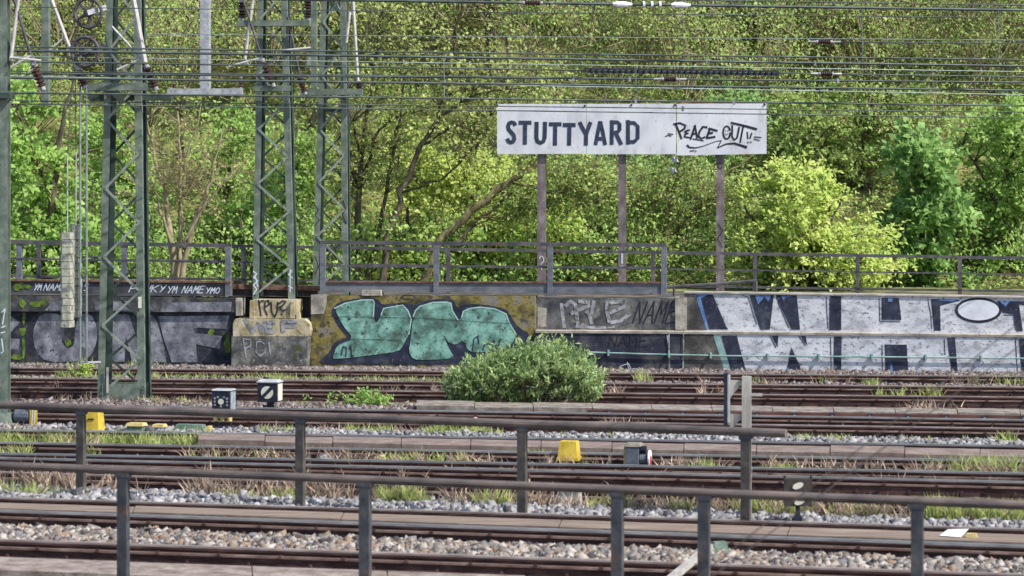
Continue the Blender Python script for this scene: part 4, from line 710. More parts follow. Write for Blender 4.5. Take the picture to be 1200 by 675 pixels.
a, b = P(760, 700, 21.6), P(832, 640, 22.5); mb = MB(); mb.bar(a, b, .075, .05); mb.build('fence_strut', M['wpost'], None, 'pale sloping strut braced against the close pair of fence posts', 'strut')
# two rusty stays running up to the right
for (x0, y0, d0, x1, y1, d1) in ((838, 660, 13, 1255, 330, 14), (862, 655, 13, 1275, 345, 14)):
    mb = MB(); a, b = P(x0, y0, d0), P(x1, y1, d1); mb.path([lerp(a, b, t) for t in np.linspace(-.9, 2.2, 8)], .0036, 6)
    mb.build('stay_wire', M['sigbrown'], None, 'thin rusty stay wire slanting up to the right past the white lettered wall', 'wire', 'rusty stay wires')
# hanging shoes
for x, y, d in ((791.5, 188, 1), (789.5, 200, 1)):
    p = on(x, y, SOF + .12); f = Fr(p, R(30)); mb = MB(); mb.box(f, -.075, .055, -.03, .03, -.02, .035, .012, .006); mb.box(f, -.09, -.02, -.028, .028, .0352, .085, .01, .004); mb.box(f, -.085, .075, -.033, .033, -.036, -.0205, .0, .0)
    mb.path([f(-.03, 0, .08), on(792, 181.5, SOF + .06)], .004, 4); mb.build('shoe', M['shoe'], None, 'grey shoe dangling by its lace below the sign board', 'shoe', 'shoes hanging under the sign')

# ---------------------------------------------------------------- lattice masts
def insulator(p, q, r, parent, name='insulator', ribs=6):
    p, q = np.asarray(p, float), np.asarray(q, float); L = np.linalg.norm(q - p); prof = [(0, r * .45), (L * .1, r * .45)]
    for i in range(ribs):
        t0 = L * (.12 + .76 * i / ribs); dt = L * .76 / ribs; prof += [(t0, r * .5), (t0 + dt * .45, r), (t0 + dt * .6, r), (t0 + dt * .95, r * .5)]
    prof += [(L * .9, r * .45), (L, r * .45)]
    o = MB().lathe(p, q - p, prof, 12).build(name, M['insul'], parent, smooth=False)
    for t in (0, L * .88): MB().lathe(p + nrm(q - p) * (t - .002), q - p, [(0, r * .62), (L * .12, r * .62)], 10).build('cap', M['insulcap'], o)
    return o
def lattice(label, px, D, base_z, xl0, xr0, ya, xl1, xr1, yb, depth, lw, npan, ztop=9.5, plate=None, tags=()):
    s = FPX / D; z_a, z_b = CZ - (ya - HY) / s, CZ - (yb - HY) / s
    o = V3((px - CX) / s, D, base_z); T = thing('lattice_mast', o, label, 'mast'); f0 = Fr(o, R(5))
    hw_a, hw_b = (xr0 - xl0) / 2 / s, (xr1 - xl1) / 2 / s; ca, cb = ((xl0 + xr0) / 2 - px) / s, ((xl1 + xr1) / 2 - px) / s
    def c(sx, sy, z):
        t = (z - z_a) / (z_b - z_a); hw = lerp(hw_a, hw_b, t); return f0(lerp(ca, cb, t) + sx * hw, (sy + 1) * depth / 2 * (hw / hw_a) , z - base_z)
    zb, zt = base_z - .02, ztop; th = .012
    for sy in (-1, 1):
        for sx in (-1, 1):
            a, b = c(sx, sy, zb), c(sx, sy, zt); dx = f0.x * (-sx * lw); dy = f0.y * (-sy * lw * .8); mb = MB()
            mb.hexa([a, a + dx, a + dx - f0.y * sy * th, a - f0.y * sy * th, b, b + dx, b + dx - f0.y * sy * th, b - f0.y * sy * th])
            y0 = -f0.y * sy * (th + .0005); mb.hexa([a + y0, a + y0 - f0.x * sx * th, a + dy - f0.x * sx * th, a + dy, b + y0, b + y0 - f0.x * sx * th, b + dy - f0.x * sx * th, b + dy])
            mb.build('leg', M['mast' if sy < 0 else 'mastdark_shade'], T)  # rear legs darkened: their shade is put into the colour
    zs = np.linspace(base_z + .12, ztop - .2, npan + 1); bw = lw * .34
    for i in range(npan):
        for sy in (-1, 1):
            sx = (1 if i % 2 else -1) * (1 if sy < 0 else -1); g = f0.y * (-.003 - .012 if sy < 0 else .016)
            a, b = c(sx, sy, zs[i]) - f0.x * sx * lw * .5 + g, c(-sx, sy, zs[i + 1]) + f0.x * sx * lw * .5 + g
            MB().bar(a, b, .01, bw, up=np.cross(b - a, f0.y)).build('brace', M['brace' if sy < 0 else 'mastdark_shade'], T)  # rear braces take the shade colour, painted in rather than lit
    return T, f0, c, s
A_D = 42.6
T, fA, cA, s = lattice('green lattice mast with bolted foot plate standing between the tracks', 142, A_D, 0, 115.5, 169, 380, 123.6, 165, 20, .5, .125, 15)
mA = T
pz0, pz1 = .03, .3
MB().box(fA, -.34, .34, -.03, -.016, pz0, pz1).build('foot_plate', M['mast'], T); MB().box(fA, -.3, .38, .5, .516, pz0, pz1).build('foot_plate', M['mast'], T)
for x in (-.44, .42):
    MB().box(fA, x - .06, x + .06, -.07, .12, -.03, .05).build('foot_block', M['concrete'], T)
    for dz in (.08, .14, .2, .26): p = fA(x * .96, -.018, dz); MB().tube(p, p - fA.y * .02, .014, n=6).build('bolt', M['mastdark_shade'], T)
MB().box(Fr(P(164, 355, A_D - .05), R(5)), -.03, .03, -.01, .0, -.09, .11).build('number_plate', M['sigwhite'], T)
MB().box(Fr(P(126, 447, A_D - .03), R(5)), -.02, .02, -.012, .0, -.2, .25).build('scrap_board', M['wpost'], T)
def pxbar(name, mat, T, x0, x1, y0, y1, D, d=.1): s = FPX / D; return MB().box(Fr(P(x0, y1, D), R(4)), 0, (x1 - x0) / s, -d, d, 0, (y1 - y0) / s).build(name, mat, T)
def pxtube(name, mat, T, a, b, D, r, dd=0): return MB().tube(P(*a, D), P(*b, D + dd), r, n=8).build(name, mat, T)
pxbar('crossarm', M['mast'], T, 104, 176, 97.5, 106.5, A_D - .22); pxbar('crossarm', M['mastdark_shade'], T, 105, 203, 110.5, 118, A_D + .2)
pxtube('stay_tube', M['paletube'], T, (140, -90), (170, 73), A_D - .35, .045); insulator(P(171, 76, A_D - .35), P(183, 106, A_D - .35), .085, T)
pxtube('stay_tube', M['paletube'], T, (38, -60), (91, 81), A_D - .4, .032); insulator(P(91, 80, A_D - .4), P(100, 103, A_D - .4), .085, T)
pxtube('stay_tube', M['galv'], T, (131, 31), (170, 73), A_D - .28, .022); pxtube('stay_tube', M['paletube'], T, (137, 82), (163, 70), A_D - .3, .022); pxtube('stay_tube', M['paletube'], T, (56, 61), (75, 44), A_D - .38, .02)
# tensioning gear: wheels, weights, guide rods
T = thing('tensioning_gear', P(90, 424, A_D - .5), 'pair of spoked tensioning wheels with concrete weights hanging beside the green mast', 'tensioner')
for cx, cy in ((103.3, 15.5), (99.5, 60.5)):
    c = P(cx, cy, A_D - .5); ax = V3(.25, 1, .05); wl = MB().torus(c, ax, .255, .03, 28, 8).build('wheel', M['wheel'], T, smooth=True)
    MB().tube(c - nrm(ax) * .07, c + nrm(ax) * .07, .07, n=12).build('hub', M['wheel'], wl); a_ = nrm(np.cross(nrm(ax), UP)); b_ = np.cross(a_, nrm(ax))
    for k_ in range(5): t = 1.1 + k_ * 1.2566; e = a_ * math.cos(t) + b_ * math.sin(t); MB().bar(c + e * .06, c + e * .24, .03, .045, up=ax).build('spoke', M['wheel'], wl)
    MB().bar(c - V3(0, .09, 0), P(124, cy - 7, A_D - .4), .05, .09).build('wheel_arm', M['galv'] if cy < 30 else M['wheel'], T)
s = FPX / (A_D - .5)
def weights(x0, x1, y0, y1, n, D):
    for i in range(n):
        ya, yb = lerp(y0, y1, i / n), lerp(y0, y1, (i + 1) / n) - .7; r_ = (x1 - x0) / 2 / s; f = Fr(P((x0 + x1) / 2 + rng.normal(0, .25), yb, D), R(5 + rng.normal(0, 6))); h = (yb - ya) / s
        mb = MB(); c0 = [(-r_, -r_ * .7), (-r_ * .7, -r_), (r_ * .7, -r_), (r_, -r_ * .7), (r_, r_ * .7), (r_ * .7, r_), (-r_ * .7, r_), (-r_, r_ * .7)]; mb.prism([f(x, y, 0) for x, y in c0], UP * h); mb.build('weight', M['weight'], T)
weights(72, 86, 272.5, 384, 13, A_D - .6); weights(83.5, 95, 263, 372, 12, A_D - .1)
MB().tube(P(79, 180, A_D - .6), P(79, 384.5, A_D - .6), .012, n=6).build('weight_rod', M['galv'], T); MB().tube(P(89, 178, A_D - .1), P(89, 373, A_D - .1), .012, n=6).build('weight_rod', M['galv'], T)
MB().path([P(79, 181, A_D - .6), P(86, 70, A_D - .5)], .008, 5).build('weight_cable', M['wire'], T); MB().path([P(89, 179, A_D - .1), P(87.5, 20, A_D - .5)], .008, 5).build('weight_cable', M['wire'], T)
for x in (94, 101.5): MB().tube(P(x, 100, A_D - .3), P(x, 426, A_D - .3), .02, n=8).build('guide_rod', M['wirelight'], T)
MB().bar(P(91, 425, A_D - .3), P(118, 424, A_D - .1), .03, .03).build('rod_bracket', M['galv'], T); MB().bar(P(91, 302, A_D - .3), P(118, 300, A_D - .1), .03, .03).build('rod_bracket', M['wire'], T)
# masts on the pedestal and behind the walkway
bD = on(320, 351, -.02)[1]
T, fB, cB, s = lattice('green lattice mast rising from the yellowish pedestal, white scribbles on its feet', 320.5, bD, CZ - (351.5 - HY) * bD / FPX, 296.5, 344, 300, 301, 337, 20, .5, .135, 13); mB = T
def fb(x, y, o): return P(x, y, bD - o)
strokes('graffiti_tag', M['tagwhite'], T, [[(297, 318), (301, 321), (297, 325), (302, 329), (297, 334), (301, 339), (297, 345)], [(299, 322), (302, 336)]], 1.2, .03, fb)
strokes('graffiti_tag', M['tagwhite'], T, [[(338, 314), (342, 318), (338, 322), (343, 326)], [(340, 316), (340, 342)], [(338, 335), (343, 338)]], 1.2, .03, fb)
q = bD - .2
pxbar('crossarm', M['mast'], T, 278.5, 364, 24.5, 31, q); pxbar('crossarm', M['mast'], T, 298, 341, 100.5, 107, q)
insulator(P(284, 24, q), P(284, -1, q), .11, T); insulator(P(361.5, 24, q), P(361.5, -3, q), .11, T)
pxtube('stay_tube', M['paletube'], T, (302, -40), (287, 69), q - .1, .035); pxtube('stay_tube', M['wheel'], T, (270, -45), (306.8, 67), q - .15, .022); insulator(P(307, 69, q - .15), P(321, 102, q - .15), .085, T)
pxtube('arm_tube', M['paletube'], T, (268, 78), (307, 67.5), q - .12, .025); pxtube('arm_tube', M['paletube'], T, (323, 60), (364, 56), q - .12, .025); pxtube('arm_tube', M['paletube'], T, (287, 67), (292, 78), q - .12, .015)
pxtube('stay_tube', M['wheel'], T, (337, 20), (352, 92), q - .1, .03); insulator(P(350, 88, q - .1), P(358, 111, q - .1), .08, T)
MB().tube(P(344, 20, q), P(344.5, 345, q), .012, n=6).build('earth_cable', M['wire'], T)
MB().box(Fr(P(364, 73, q), 0), -.09, .09, -.07, .07, -.12, .12, .03, .03).build('weight_box', M['mast'], T)
cD = on(387, 345, -1.1)[1]
T, fC, cC, s = lattice('slimmer green lattice mast standing behind the walkway railing, dark tags on its legs', 387, cD, 1.5, 367, 407.6, 300, 375.5, 405.5, 20, .45, .13, 13); mC = T
strokes('graffiti_tag', M['marker'], T, [[(368.5, 240), (373, 246), (369, 252), (374, 258), (369, 264)], [(402, 235), (405, 244), (401, 252), (406, 262)], [(369, 300), (373, 312), (369, 322)]], 1.2, .03, lambda x, y, o: P(x, y, cD - o))
q = cD - .2
pxbar('crossarm', M['mast'], T, 352, 425.5, 104.5, 111.5, q); pxbar('crossarm', M['mastdark_shade'], T, 380, 401, 127, 131, q + .3)
pxtube('stay_tube', M['paletube'], T, (410, -60), (419.5, 97), q - .05, .035); insulator(P(419.5, 95, q - .05), P(423, 111, q - .05), .09, T); pxtube('stay_tube', M['paletube'], T, (410, 14), (406, 50), q - .06, .03)
MB().tube(P(394, 12, q + .3), P(394, 4, q + .3), .16, .1, n=10).build('bell_cap', M['mast'], T)
# I-section pole at the left edge
T = thing('steel_pole', G(2, 500), 'green I-section steel pole with white tag and heavy foot', 'pole'); f = Fr(G(2, 500), R(6)); s = FPX / f.o[1]
mb = MB(); mb.box(f, -.13, .115, -.09, -.074, .0, 9.5); mb.box(f, -.13, .115, .074, .09, .0, 9.5); mb.box(f, -.016, .0, -.0735, .0735, .0, 9.5); mb.build('shaft', M['mast'], T)
mb = MB(); mb.box(f, -.2, .2, -.16, .16, -.03, .22, .05, .05); mb.build('foot', M['mast'], T); MB().box(f, -.35, .3, -.3, .3, -.05, .06).build('footing', M['concrete'], T)
pd = f.o[1] - .1
strokes('graffiti_tag', M['tagwhite'], T, [[(2, 366), (6, 362), (3, 380)], [(1, 384), (6, 382)], [(1, 390), (6, 389)], [(2, 397), (4, 412), (1, 414)]], 1.2, .02, lambda x, y, o: P(x, y, pd - o))
pxbar('crossarm', M['mastdark_shade'], T, -20, 14, 109, 115.5, pd)
pxtube('stay_tube', M['paletube'], T, (28, -50), (12.5, 71), pd, .03); pxtube('stay_tube', M['wheel'], T, (2, -50), (38.5, 73), pd, .025); insulator(P(38, 73, pd), P(51, 106, pd), .075, T)
pxtube('arm_tube', M['paletube'], T, (12, 67.5), (48, 71), pd - .05, .02); pxtube('arm_tube', M['paletube'], T, (12.5, 79), (36, 65.5), pd - .05, .018); pxtube('arm_tube', M['paletube'], T, (33, 85), (44, 76), pd - .05, .015)
# posts hanging from the portal beam overhead
BD = 45.0; bt = MB(); bt.box(Fr(P(-160, -190, BD), R(4)), 0, 13.5, -.3, .3, 0, .5); bt.build('portal_beam', M['mast'], None, 'steel portal beam above the masts carrying the hanging posts', 'beam')
def drop(label, x0, x1, y1, mat, D=BD): f = Fr(P((x0 + x1) / 2, y1, D), R(6)); s = FPX / D; hw = (x1 - x0) / 2 / s; T = thing('hanging_post', f.o, label, 'post'); MB().box(f, -hw, hw, -hw, hw, 0, (y1 + 185) / s).build('shaft', mat, T); return T
drop('square green post hanging beside the left steel pole', 49.5, 58, 124, M['mast']); drop('square green post hanging between the two lattice masts', 365, 371.5, 104, M['mast'])
T = drop('speckled galvanised hanging post with horizontal bar at its end', 235.5, 246, 112, M['galv'])
pxbar('end_bar', M['galv'], T, 196.5, 285, 104, 111, BD - .18, .06); insulator(P(282, 104, BD - .18), P(282, 90, BD - .18), .05, T, ribs=3); insulator(P(204, 104, BD - .18), P(204, 97, BD - .18), .04, T, ribs=2)
mb = None

# ---------------------------------------------------------------- overhead wires
WL = []
def wire(y0, y1, t, D0, mat='wire', x0=-400, x1=1600, label='thin dark overhead wire strung across the yard', group='overhead wires', wav=0):
    D1 = D0 * (240 - y0) / (240 - y1); r = t * .68 / (FPX / D0)
    def at(x):                                     # straight wire of constant height through the two sighted points
        a, b = P(0, y0, D0), P(1200, y1, D1); r0 = (x - CX) / FPX; tt = (r0 * a[1] - a[0]) / ((b[0] - a[0]) - r0 * (b[1] - a[1])); return a + (b - a) * tt
    a, b = at(x0), at(x1); pts = [lerp(a, b, u) - UP * wav * math.sin(u * math.pi) for u in np.linspace(0, 1, 9)]
    o = MB().path(pts, r, 6).build('overhead_wire', M[mat], None, label, 'wire', group, smooth=True); WL.append((o, at)); return o, at
wtop, at_top = wire(-6, 12, 2.6, 41, label='thick uppermost overhead wire carrying the white section insulator', group=None)
wire(-12, 6, 1.1, 41.3); wire(8, 21, .8, 40)
w1, a1 = wire(55, 70, 1.5, 39.5); w2, a2 = wire(59, 77.5, 2.3, 39.0); w3, a3 = wire(72, 90, 1.4, 39.8); w4, a4 = wire(83.5, 97, 1.1, 40.5); w5, a5 = wire(86, 96.5, 1.7, 40, 'wire'); w6, a6 = wire(91, 106, 2.0, 38.8, 'wire'); wire(89, 111, .8, 41, 'wirelight')
w7, a7 = wire(108.5, 124, 1.7, 38.4); w8, a8 = wire(118, 131.5, 1.0, 40.2); w9, a9 = wire(121.5, 138, 1.1, 40.6); wire(66, 84, .8, 42, 'wirelight'); wire(39, 47, .6, 43, 'wirelight')
def dropper(o, at, at2, x): MB().path([at(x), at2(x + 1)], .006, 4).build('dropper', M['wire'], o)
for x in (430, 800, 1010, 1170): dropper(wtop, at_top, a2, x)
for x in (520, 745, 960): dropper(w2, a2, a7, x)
for x in (680, 910): dropper(w1, a1, a5, x)
def wire_ins(o, at, x0, x1, r, white=False):
    p, q = at(x0), at(x1)
    if white:
        d = nrm(q - p)
        for t in (.02, .74): a = lerp(p, q, t); b = lerp(p, q, t + .24); MB().lathe(a, b - a, [(0, r * .5), (np.linalg.norm(b - a) * .2, r), (np.linalg.norm(b - a) * .6, r), (np.linalg.norm(b - a), r * .45)], 10).build('section_insulator', M['white'], o)
        for t in (.4, .5, .6): a = lerp(p, q, t); MB().tube(a - d * .02, a + d * .02, r * 1.1, n=12).build('shed', M['white'], o)
    else:
        L = q - p; insulator(p + L * .25, p + L * .75, r, o)
        for t in ((0, .25), (.75, 1)): MB().tube(lerp(p, q, t[0]), lerp(p, q, t[1]), r * .3, r * .5, n=8).build('end_fitting', M['insulcap'], o)
wire_ins(wtop, at_top, 716, 811, .055, True); wire_ins(wtop, at_top, 600, 648, .055)
wi, ai = wire(41.5, 51, 1.0, 43, x0=948, x1=1700, label='short overhead wire starting at a ribbed insulator above the white board', group=None); wire_ins(wi, ai, 947, 985, .055)
wire_ins(w5, a3, 950, 986, .055); wire_ins(w5, a5, 766, 804, .055)
a, b = a3(686), a3(912); mb = MB(); up = UP * .03; mb.bar(a + up, b + up, .03, .03); mb.bar(a - up, b - up, .03, .03)
for t in np.linspace(0, 1, 34): p = lerp(a, b, t); mb.bar(p - up, p + up, .03, .1)
mb.build('wire_bridge', M['sigblack'], None, 'black ladder-like bar strung level with the overhead wires', 'bar')
for o_, at_, xs_ in ((w5, a5, (672, 738, 982)), (w7, a7, (745, 860)), (w8, a8, (800, )), (w2, a2, (955, 828))):
    for x in xs_: p = at_(x); MB().box(Fr(p, 0), -.02, .02, -.02, .02, -.05, .04).build('clamp', M['insulcap'], o_)

# ---------------------------------------------------------------- foliage
LIGHTWARD = nrm(V3(.35, -.45, .8))                # blades turn their faces to the light
def leaves(pos, axis, size, r, flat=.4, wr=.62):
    N = len(pos); a = axis + r.normal(0, .7, (N, 3)); a /= np.linalg.norm(a, axis=1)[:, None]
    nn = r.normal(size=(N, 3)) * (1 - flat) * .8 + LIGHTWARD * (.35 + flat); nn -= a * np.sum(nn * a, 1)[:, None]; nn /= np.linalg.norm(nn, axis=1)[:, None] + 1e-9
    b = np.cross(a, nn); L = (size * np.exp(r.normal(0, .22, N)))[:, None]; W = L * wr
    return np.stack([pos, pos + a * L * .45 + b * W * .5 + nn * W * .16, pos + a * L - nn * L * .12, pos + a * L * .45 - b * W * .5 + nn * W * .16], 1).reshape(-1, 3)
def twigmesh(S, E, r0, r1):                        # vectorised three-sided twigs
    N = len(S); d = E - S; d /= np.linalg.norm(d, axis=1)[:, None] + 1e-9; ref = np.where(np.abs(d[:, 2:3]) > .9, [[1., 0, 0]], [[0, 0, 1.]]); a = np.cross(d, ref); a /= np.linalg.norm(a, axis=1)[:, None] + 1e-9; b = np.cross(d, a); rings = []
    for p, rr in ((S, r0), (E, r1)):
        for k in range(3): t = 2.0944 * k; rings.append(p + (a * math.cos(t) + b * math.sin(t)) * rr)
    V = np.stack(rings, 1); f = np.array([(0, 1, 4, 3), (1, 2, 5, 4), (2, 0, 3, 5)]); return V.reshape(-1, 3), (np.arange(N)[:, None, None] * 6 + f[None]).reshape(-1, 4)
def tree(name, label, D, stems, crown, ncl, clr, ntw, lpt, size, leaf, bark, seed, flat=.4, dep=1.6, group=None, limb_r=.02, cat='tree', trunk_join=.55, wr=.62):
    """stems: photo-space centre lines with radii; crown: photo-space ellipses (x, y, rx, ry, weight) given depth dep; limbs run from the stems to leaf clusters"""
    r = np.random.default_rng(seed); mb = MB(); sp = []; gz = None
    for st_ in stems:
        off = r.uniform(-.3, .3); pts = [P(x, y, D + off) for x, y, _ in st_]; rad = [q[2] for q in st_]
        if st_[0][1] > 330:
            pts[0][2] = hill_z(pts[0][0], np.dot(pts[0] - W0, -WN)) - .15
        fine = []; fr_ = []
        for i in range(len(pts) - 1):
            for t in np.linspace(0, 1, 5)[:-1]: fine.append(lerp(pts[i], pts[i + 1], t) + r.normal(0, .025, 3)); fr_.append(lerp(rad[i], rad[i + 1], t))
        fine.append(pts[-1]); fr_.append(rad[-1]); mb.path(fine, fr_, 7); sp += list(zip(fine, fr_))
    SP = np.array([p for p, _ in sp]); SR = np.array([q for _, q in sp]); org = SP[np.argmin(SP[:, 2])].copy()
    T = thing(name, org, label, cat, group); wt = np.array([c[4] for c in crown], float); wt /= wt.sum(); S = []; E = []; C0 = []
    for i in range(ncl):
        c = crown[r.choice(len(crown), p=wt)]; v = r.normal(size=3); v = v / np.linalg.norm(v) * r.random() ** .42
        ctr = P(c[0] + v[0] * c[2], c[1] + v[2] * c[3], D) + V3(0, v[1] * dep, 0)
        dz = ctr[2] - SP[:, 2]; dist = np.linalg.norm(SP - ctr, axis=1); sc_ = dist + np.where(dz < .15 * dist, 1.2, 0) + np.abs(dz - dist * trunk_join) * .35; j = int(np.argmin(sc_)); p0 = SP[j]; L = np.linalg.norm(ctr - p0)
        mid = lerp(p0, ctr, .5) + V3(r.normal(0, .08), r.normal(0, .08), .12 * L + r.normal(0, .05)); q1 = lerp(p0, mid, .5) + r.normal(0, .03 * L, 3); q2 = lerp(mid, ctr, .5) + r.normal(0, .03 * L, 3) + UP * .03 * L
        r0 = min(SR[j] * .7, limb_r * (.5 + .35 * L)); mb.path([p0, q1, mid, q2, ctr], [r0, r0 * .8, r0 * .6, r0 * .42, r0 * .22], 5)
        for k_ in range(ntw):
            t = r.uniform(.0, 1); s0 = lerp(mid, q2, t * 2) if t < .5 else lerp(q2, ctr, t * 2 - 1); e0 = ctr + r.normal(0, 1, 3) * clr * V3(1, 1, 1 - flat * .6) + UP * .1 * clr; S.append(s0); E.append(e0)
    S = np.array(S); E = np.array(E); tk = mb.build('trunk', M[bark], T, smooth=True, fix=False)
    tv, tf = twigmesh(S, E, .008, .003); npindexed('twigs', tv, tf, M[bark], T, org)
    idx = np.repeat(np.arange(len(S)), lpt); t = r.uniform(.3, 1.05, len(idx))[:, None]; pos = S[idx] * (1 - t) + E[idx] * t + r.normal(0, .045, (len(idx), 3)); ax = (E - S)[idx]; ax /= np.linalg.norm(ax, axis=1)[:, None] + 1e-9
    npmesh('crown', leaves(pos, ax, size, r, flat, wr), 4, M[leaf], T, org, kind='stuff') if False else npmesh('crown', leaves(pos, ax, size, r, flat, wr), 4, M[leaf], T, org); return T
# the shrub between the rails
def shrub():
    r = np.random.default_rng(5); D = 41.6; org = G(615, 476); org[1] = D; org[0] = (615 - CX) / FPX * D; T = thing('shrub', org, 'dense rounded grey green shrub growing between the rails', 'shrub'); s = FPX / D
    lobes = [(556, 452, 30, 26, 1), (580, 446, 40, 32, 1.4), (612, 440, 42, 40, 1.7), (650, 438, 42, 38, 1.7), (680, 450, 25, 27, 1), (690, 457, 15, 16, .5), (536, 458, 12, 20, .4)]
    wt = np.array([l[4] for l in lobes]); wt = wt / wt.sum(); S = []; E = []
    for i in range(1750):
        l = lobes[r.choice(len(lobes), p=wt)]; v = r.normal(size=3); v /= np.linalg.norm(v); v[2] = abs(v[2]) * .9 + v[2] * .1 if r.random() < .75 else v[2]
        rr = r.uniform(.5, 1.0) if r.random() < .78 else r.uniform(1.0, 1.3); e = P(l[0] + v[0] * l[2] * rr, l[1] - v[2] * l[3] * rr, D) + V3(0, v[1] * l[2] / s * .8 * rr, 0); e[2] = max(e[2], .06)
        c = P(l[0], l[1] + 12, D); c[2] = max(c[2], .1); S.append(lerp(c, e, r.uniform(.45, .7)) - UP * .05); E.append(e + UP * r.uniform(0, .05))
    S = np.array(S); E = np.array(E); mb = MB()
    for k_ in range(26): l = lobes[r.choice(len(lobes), p=wt)]; e = P(l[0] + r.normal(0, 14), l[1] - 4, D); b = V3(lerp(org[0], e[0], .55), D + r.normal(0, .2), -.05); mb.path([b, lerp(b, e, .5) + r.normal(0, .04, 3), e], [.022, .014, .006], 5)
    mb.build('stem', M['bark'], T); tv, tf = twigmesh(S, E, .005, .002); npindexed('twigs', tv, tf, M['barkmoss'], T, org)
    idx = np.repeat(np.arange(len(S)), 17); t = r.uniform(.1, 1.05, len(idx))[:, None]; pos = S[idx] * (1 - t) + E[idx] * t + r.normal(0, .016, (len(idx), 3)); ax = (E - S)[idx]; ax /= np.linalg.norm(ax, axis=1)[:, None] + 1e-9; ax = ax * .6 + V3(0, 0, .5)
    npmesh('foliage', leaves(pos, ax, .088, r, .25, .32), 4, M['lf_shrub'], T, org)
shrub()
def weed(px, py, h, n, spread, label, mat, seed, size=.07):
    r = np.random.default_rng(seed); p = G(px, py); T = thing('weed', p, label, 'weed'); mb = MB(); S = []; E = []
    for i in range(n):
        d = V3(r.normal(0, spread), r.normal(0, spread * .5), h * r.uniform(.5, 1)); e = p + d; b = p + V3(d[0] * .2, d[1] * .2, -.03); mb.path([b, lerp(b, e, .5) + UP * .04, e], [.006, .005, .002], 4); S.append(b); E.append(e)
    mb.build('stem', M['barkmoss'], T); S = np.array(S); E = np.array(E); idx = np.repeat(np.arange(n), 22); t = r.uniform(.2, 1.05, len(idx))[:, None]; npmesh('foliage', leaves(S[idx] * (1 - t) + E[idx] * t + r.normal(0, .02, (len(idx), 3)), (E - S)[idx] * .5, size, r, .4, .5), 4, M[mat], T, p)
weed(436, 476, .26, 26, .42, 'sprawling bright green leafy weed behind the rails left of the shrub', 'lf_bright', 1); weed(100, 443, .34, 14, .16, 'yellow green bushy weed under the concrete weights', 'lf_maple', 2)
weed(1186, 568, .12, 8, .1, 'low yellowish weed at the fence near the right end', 'lf_maple', 4)

# trees along the foot of the hillside
tree('maple_tree', 'layered yellow green maple spreading beside the white board, over the railing', 56.5, [[(945, 352, .13), (940, 315, .11), (925, 270, .08), (915, 235, .05), (930, 200, .02)], [(940, 315, .07), (965, 275, .05), (985, 240, .02)], [(938, 310, .06), (895, 275, .045), (872, 240, .02)]],
     [(915, 240, 62, 48, 1), (965, 285, 85, 42, 1.6), (895, 300, 55, 40, 1), (1010, 315, 55, 28, .7), (935, 325, 85, 18, .6), (945, 215, 40, 26, .5)], 150, .30, 11, 11, .115, 'lf_maple', 'bark', 21, flat=.72, dep=2.0)
tree('chestnut_tree', 'deep green broad-leaved tree rising in the gap beside the yellow maple', 58.5, [[(1092, 352, .12), (1088, 290, .09), (1082, 230, .06), (1080, 170, .02)]],
     [(1080, 185, 30, 34, 1), (1098, 240, 42, 40, 1.3), (1075, 275, 38, 40, 1.2), (1100, 310, 48, 32, 1)], 70, .26, 9, 13, .19, 'lf_dark', 'bark', 22, flat=.45, dep=1.3)
tree('leafy_tree', 'fresh green tree with thin dark limbs at the far right of the railing', 60, [[(1195, 352, .14), (1190, 270, .1), (1180, 190, .06), (1165, 120, .02)], [(1192, 290, .06), (1150, 200, .04), (1120, 160, .02)]],
     [(1180, 160, 65, 50, 1), (1165, 240, 60, 50, 1), (1200, 300, 70, 45, 1), (1140, 310, 40, 30, .5), (1235, 210, 50, 80, .7)], 140, .34, 10, 9, .125, 'lf_bright', 'bark', 23, flat=.5, dep=2)
tree('leafy_tree', 'mid green tree filling the space over the yellow maple', 65, [[(1015, 350, .14), (1020, 270, .11), (1010, 190, .07), (1020, 110, .03)], [(1018, 270, .07), (970, 190, .05), (945, 140, .02)]],
     [(1000, 140, 80, 40, 1), (960, 185, 70, 40, 1), (1030, 220, 55, 60, 1), (1045, 120, 60, 40, .8), (920, 150, 40, 40, .5)], 130, .4, 9, 8, .125, 'lf_mid', 'bark', 24, flat=.45, dep=2)
tree('maple_tree', 'bright green big-leaved maple beside the left steel pole', 58, [[(62, 352, .15), (58, 290, .12), (62, 230, .1), (68, 170, .07), (80, 110, .04), (95, 60, .02)], [(62, 235, .06), (40, 180, .04), (20, 130, .02)], [(66, 200, .05), (95, 180, .035), (120, 172, .015)], [(50, 330, .06), (42, 270, .05), (48, 240, .02)]],
     [(30, 165, 45, 45, 1), (35, 230, 50, 45, 1.2), (70, 280, 60, 40, 1.2), (25, 300, 40, 40, .9), (90, 320, 60, 26, .8), (10, 110, 40, 40, .5)], 105, .27, 8, 12, .165, 'lf_bright', 'bark', 25, flat=.45, dep=1.6)
tree('bare_tree', 'fan of bare tan branches with few leaves between the green masts', 55.9, [[(205, 352, .1), (203, 300, .085), (195, 240, .06), (178, 170, .035), (165, 115, .015)], [(206, 345, .08), (210, 270, .06), (212, 200, .04), (208, 130, .018)], [(208, 345, .08), (225, 265, .06), (248, 205, .036), (262, 150, .015)], [(203, 290, .045), (185, 230, .03), (160, 190, .014)], [(212, 290, .045), (240, 240, .03), (272, 205, .014)], [(212, 200, .03), (228, 160, .02), (236, 120, .01)]],
     [(205, 170, 60, 55, 1), (190, 220, 45, 40, .7), (240, 205, 45, 45, .8)], 55, .3, 8, 2, .08, 'lf_bud', 'twig', 26, flat=.3, dep=.8, limb_r=.013)
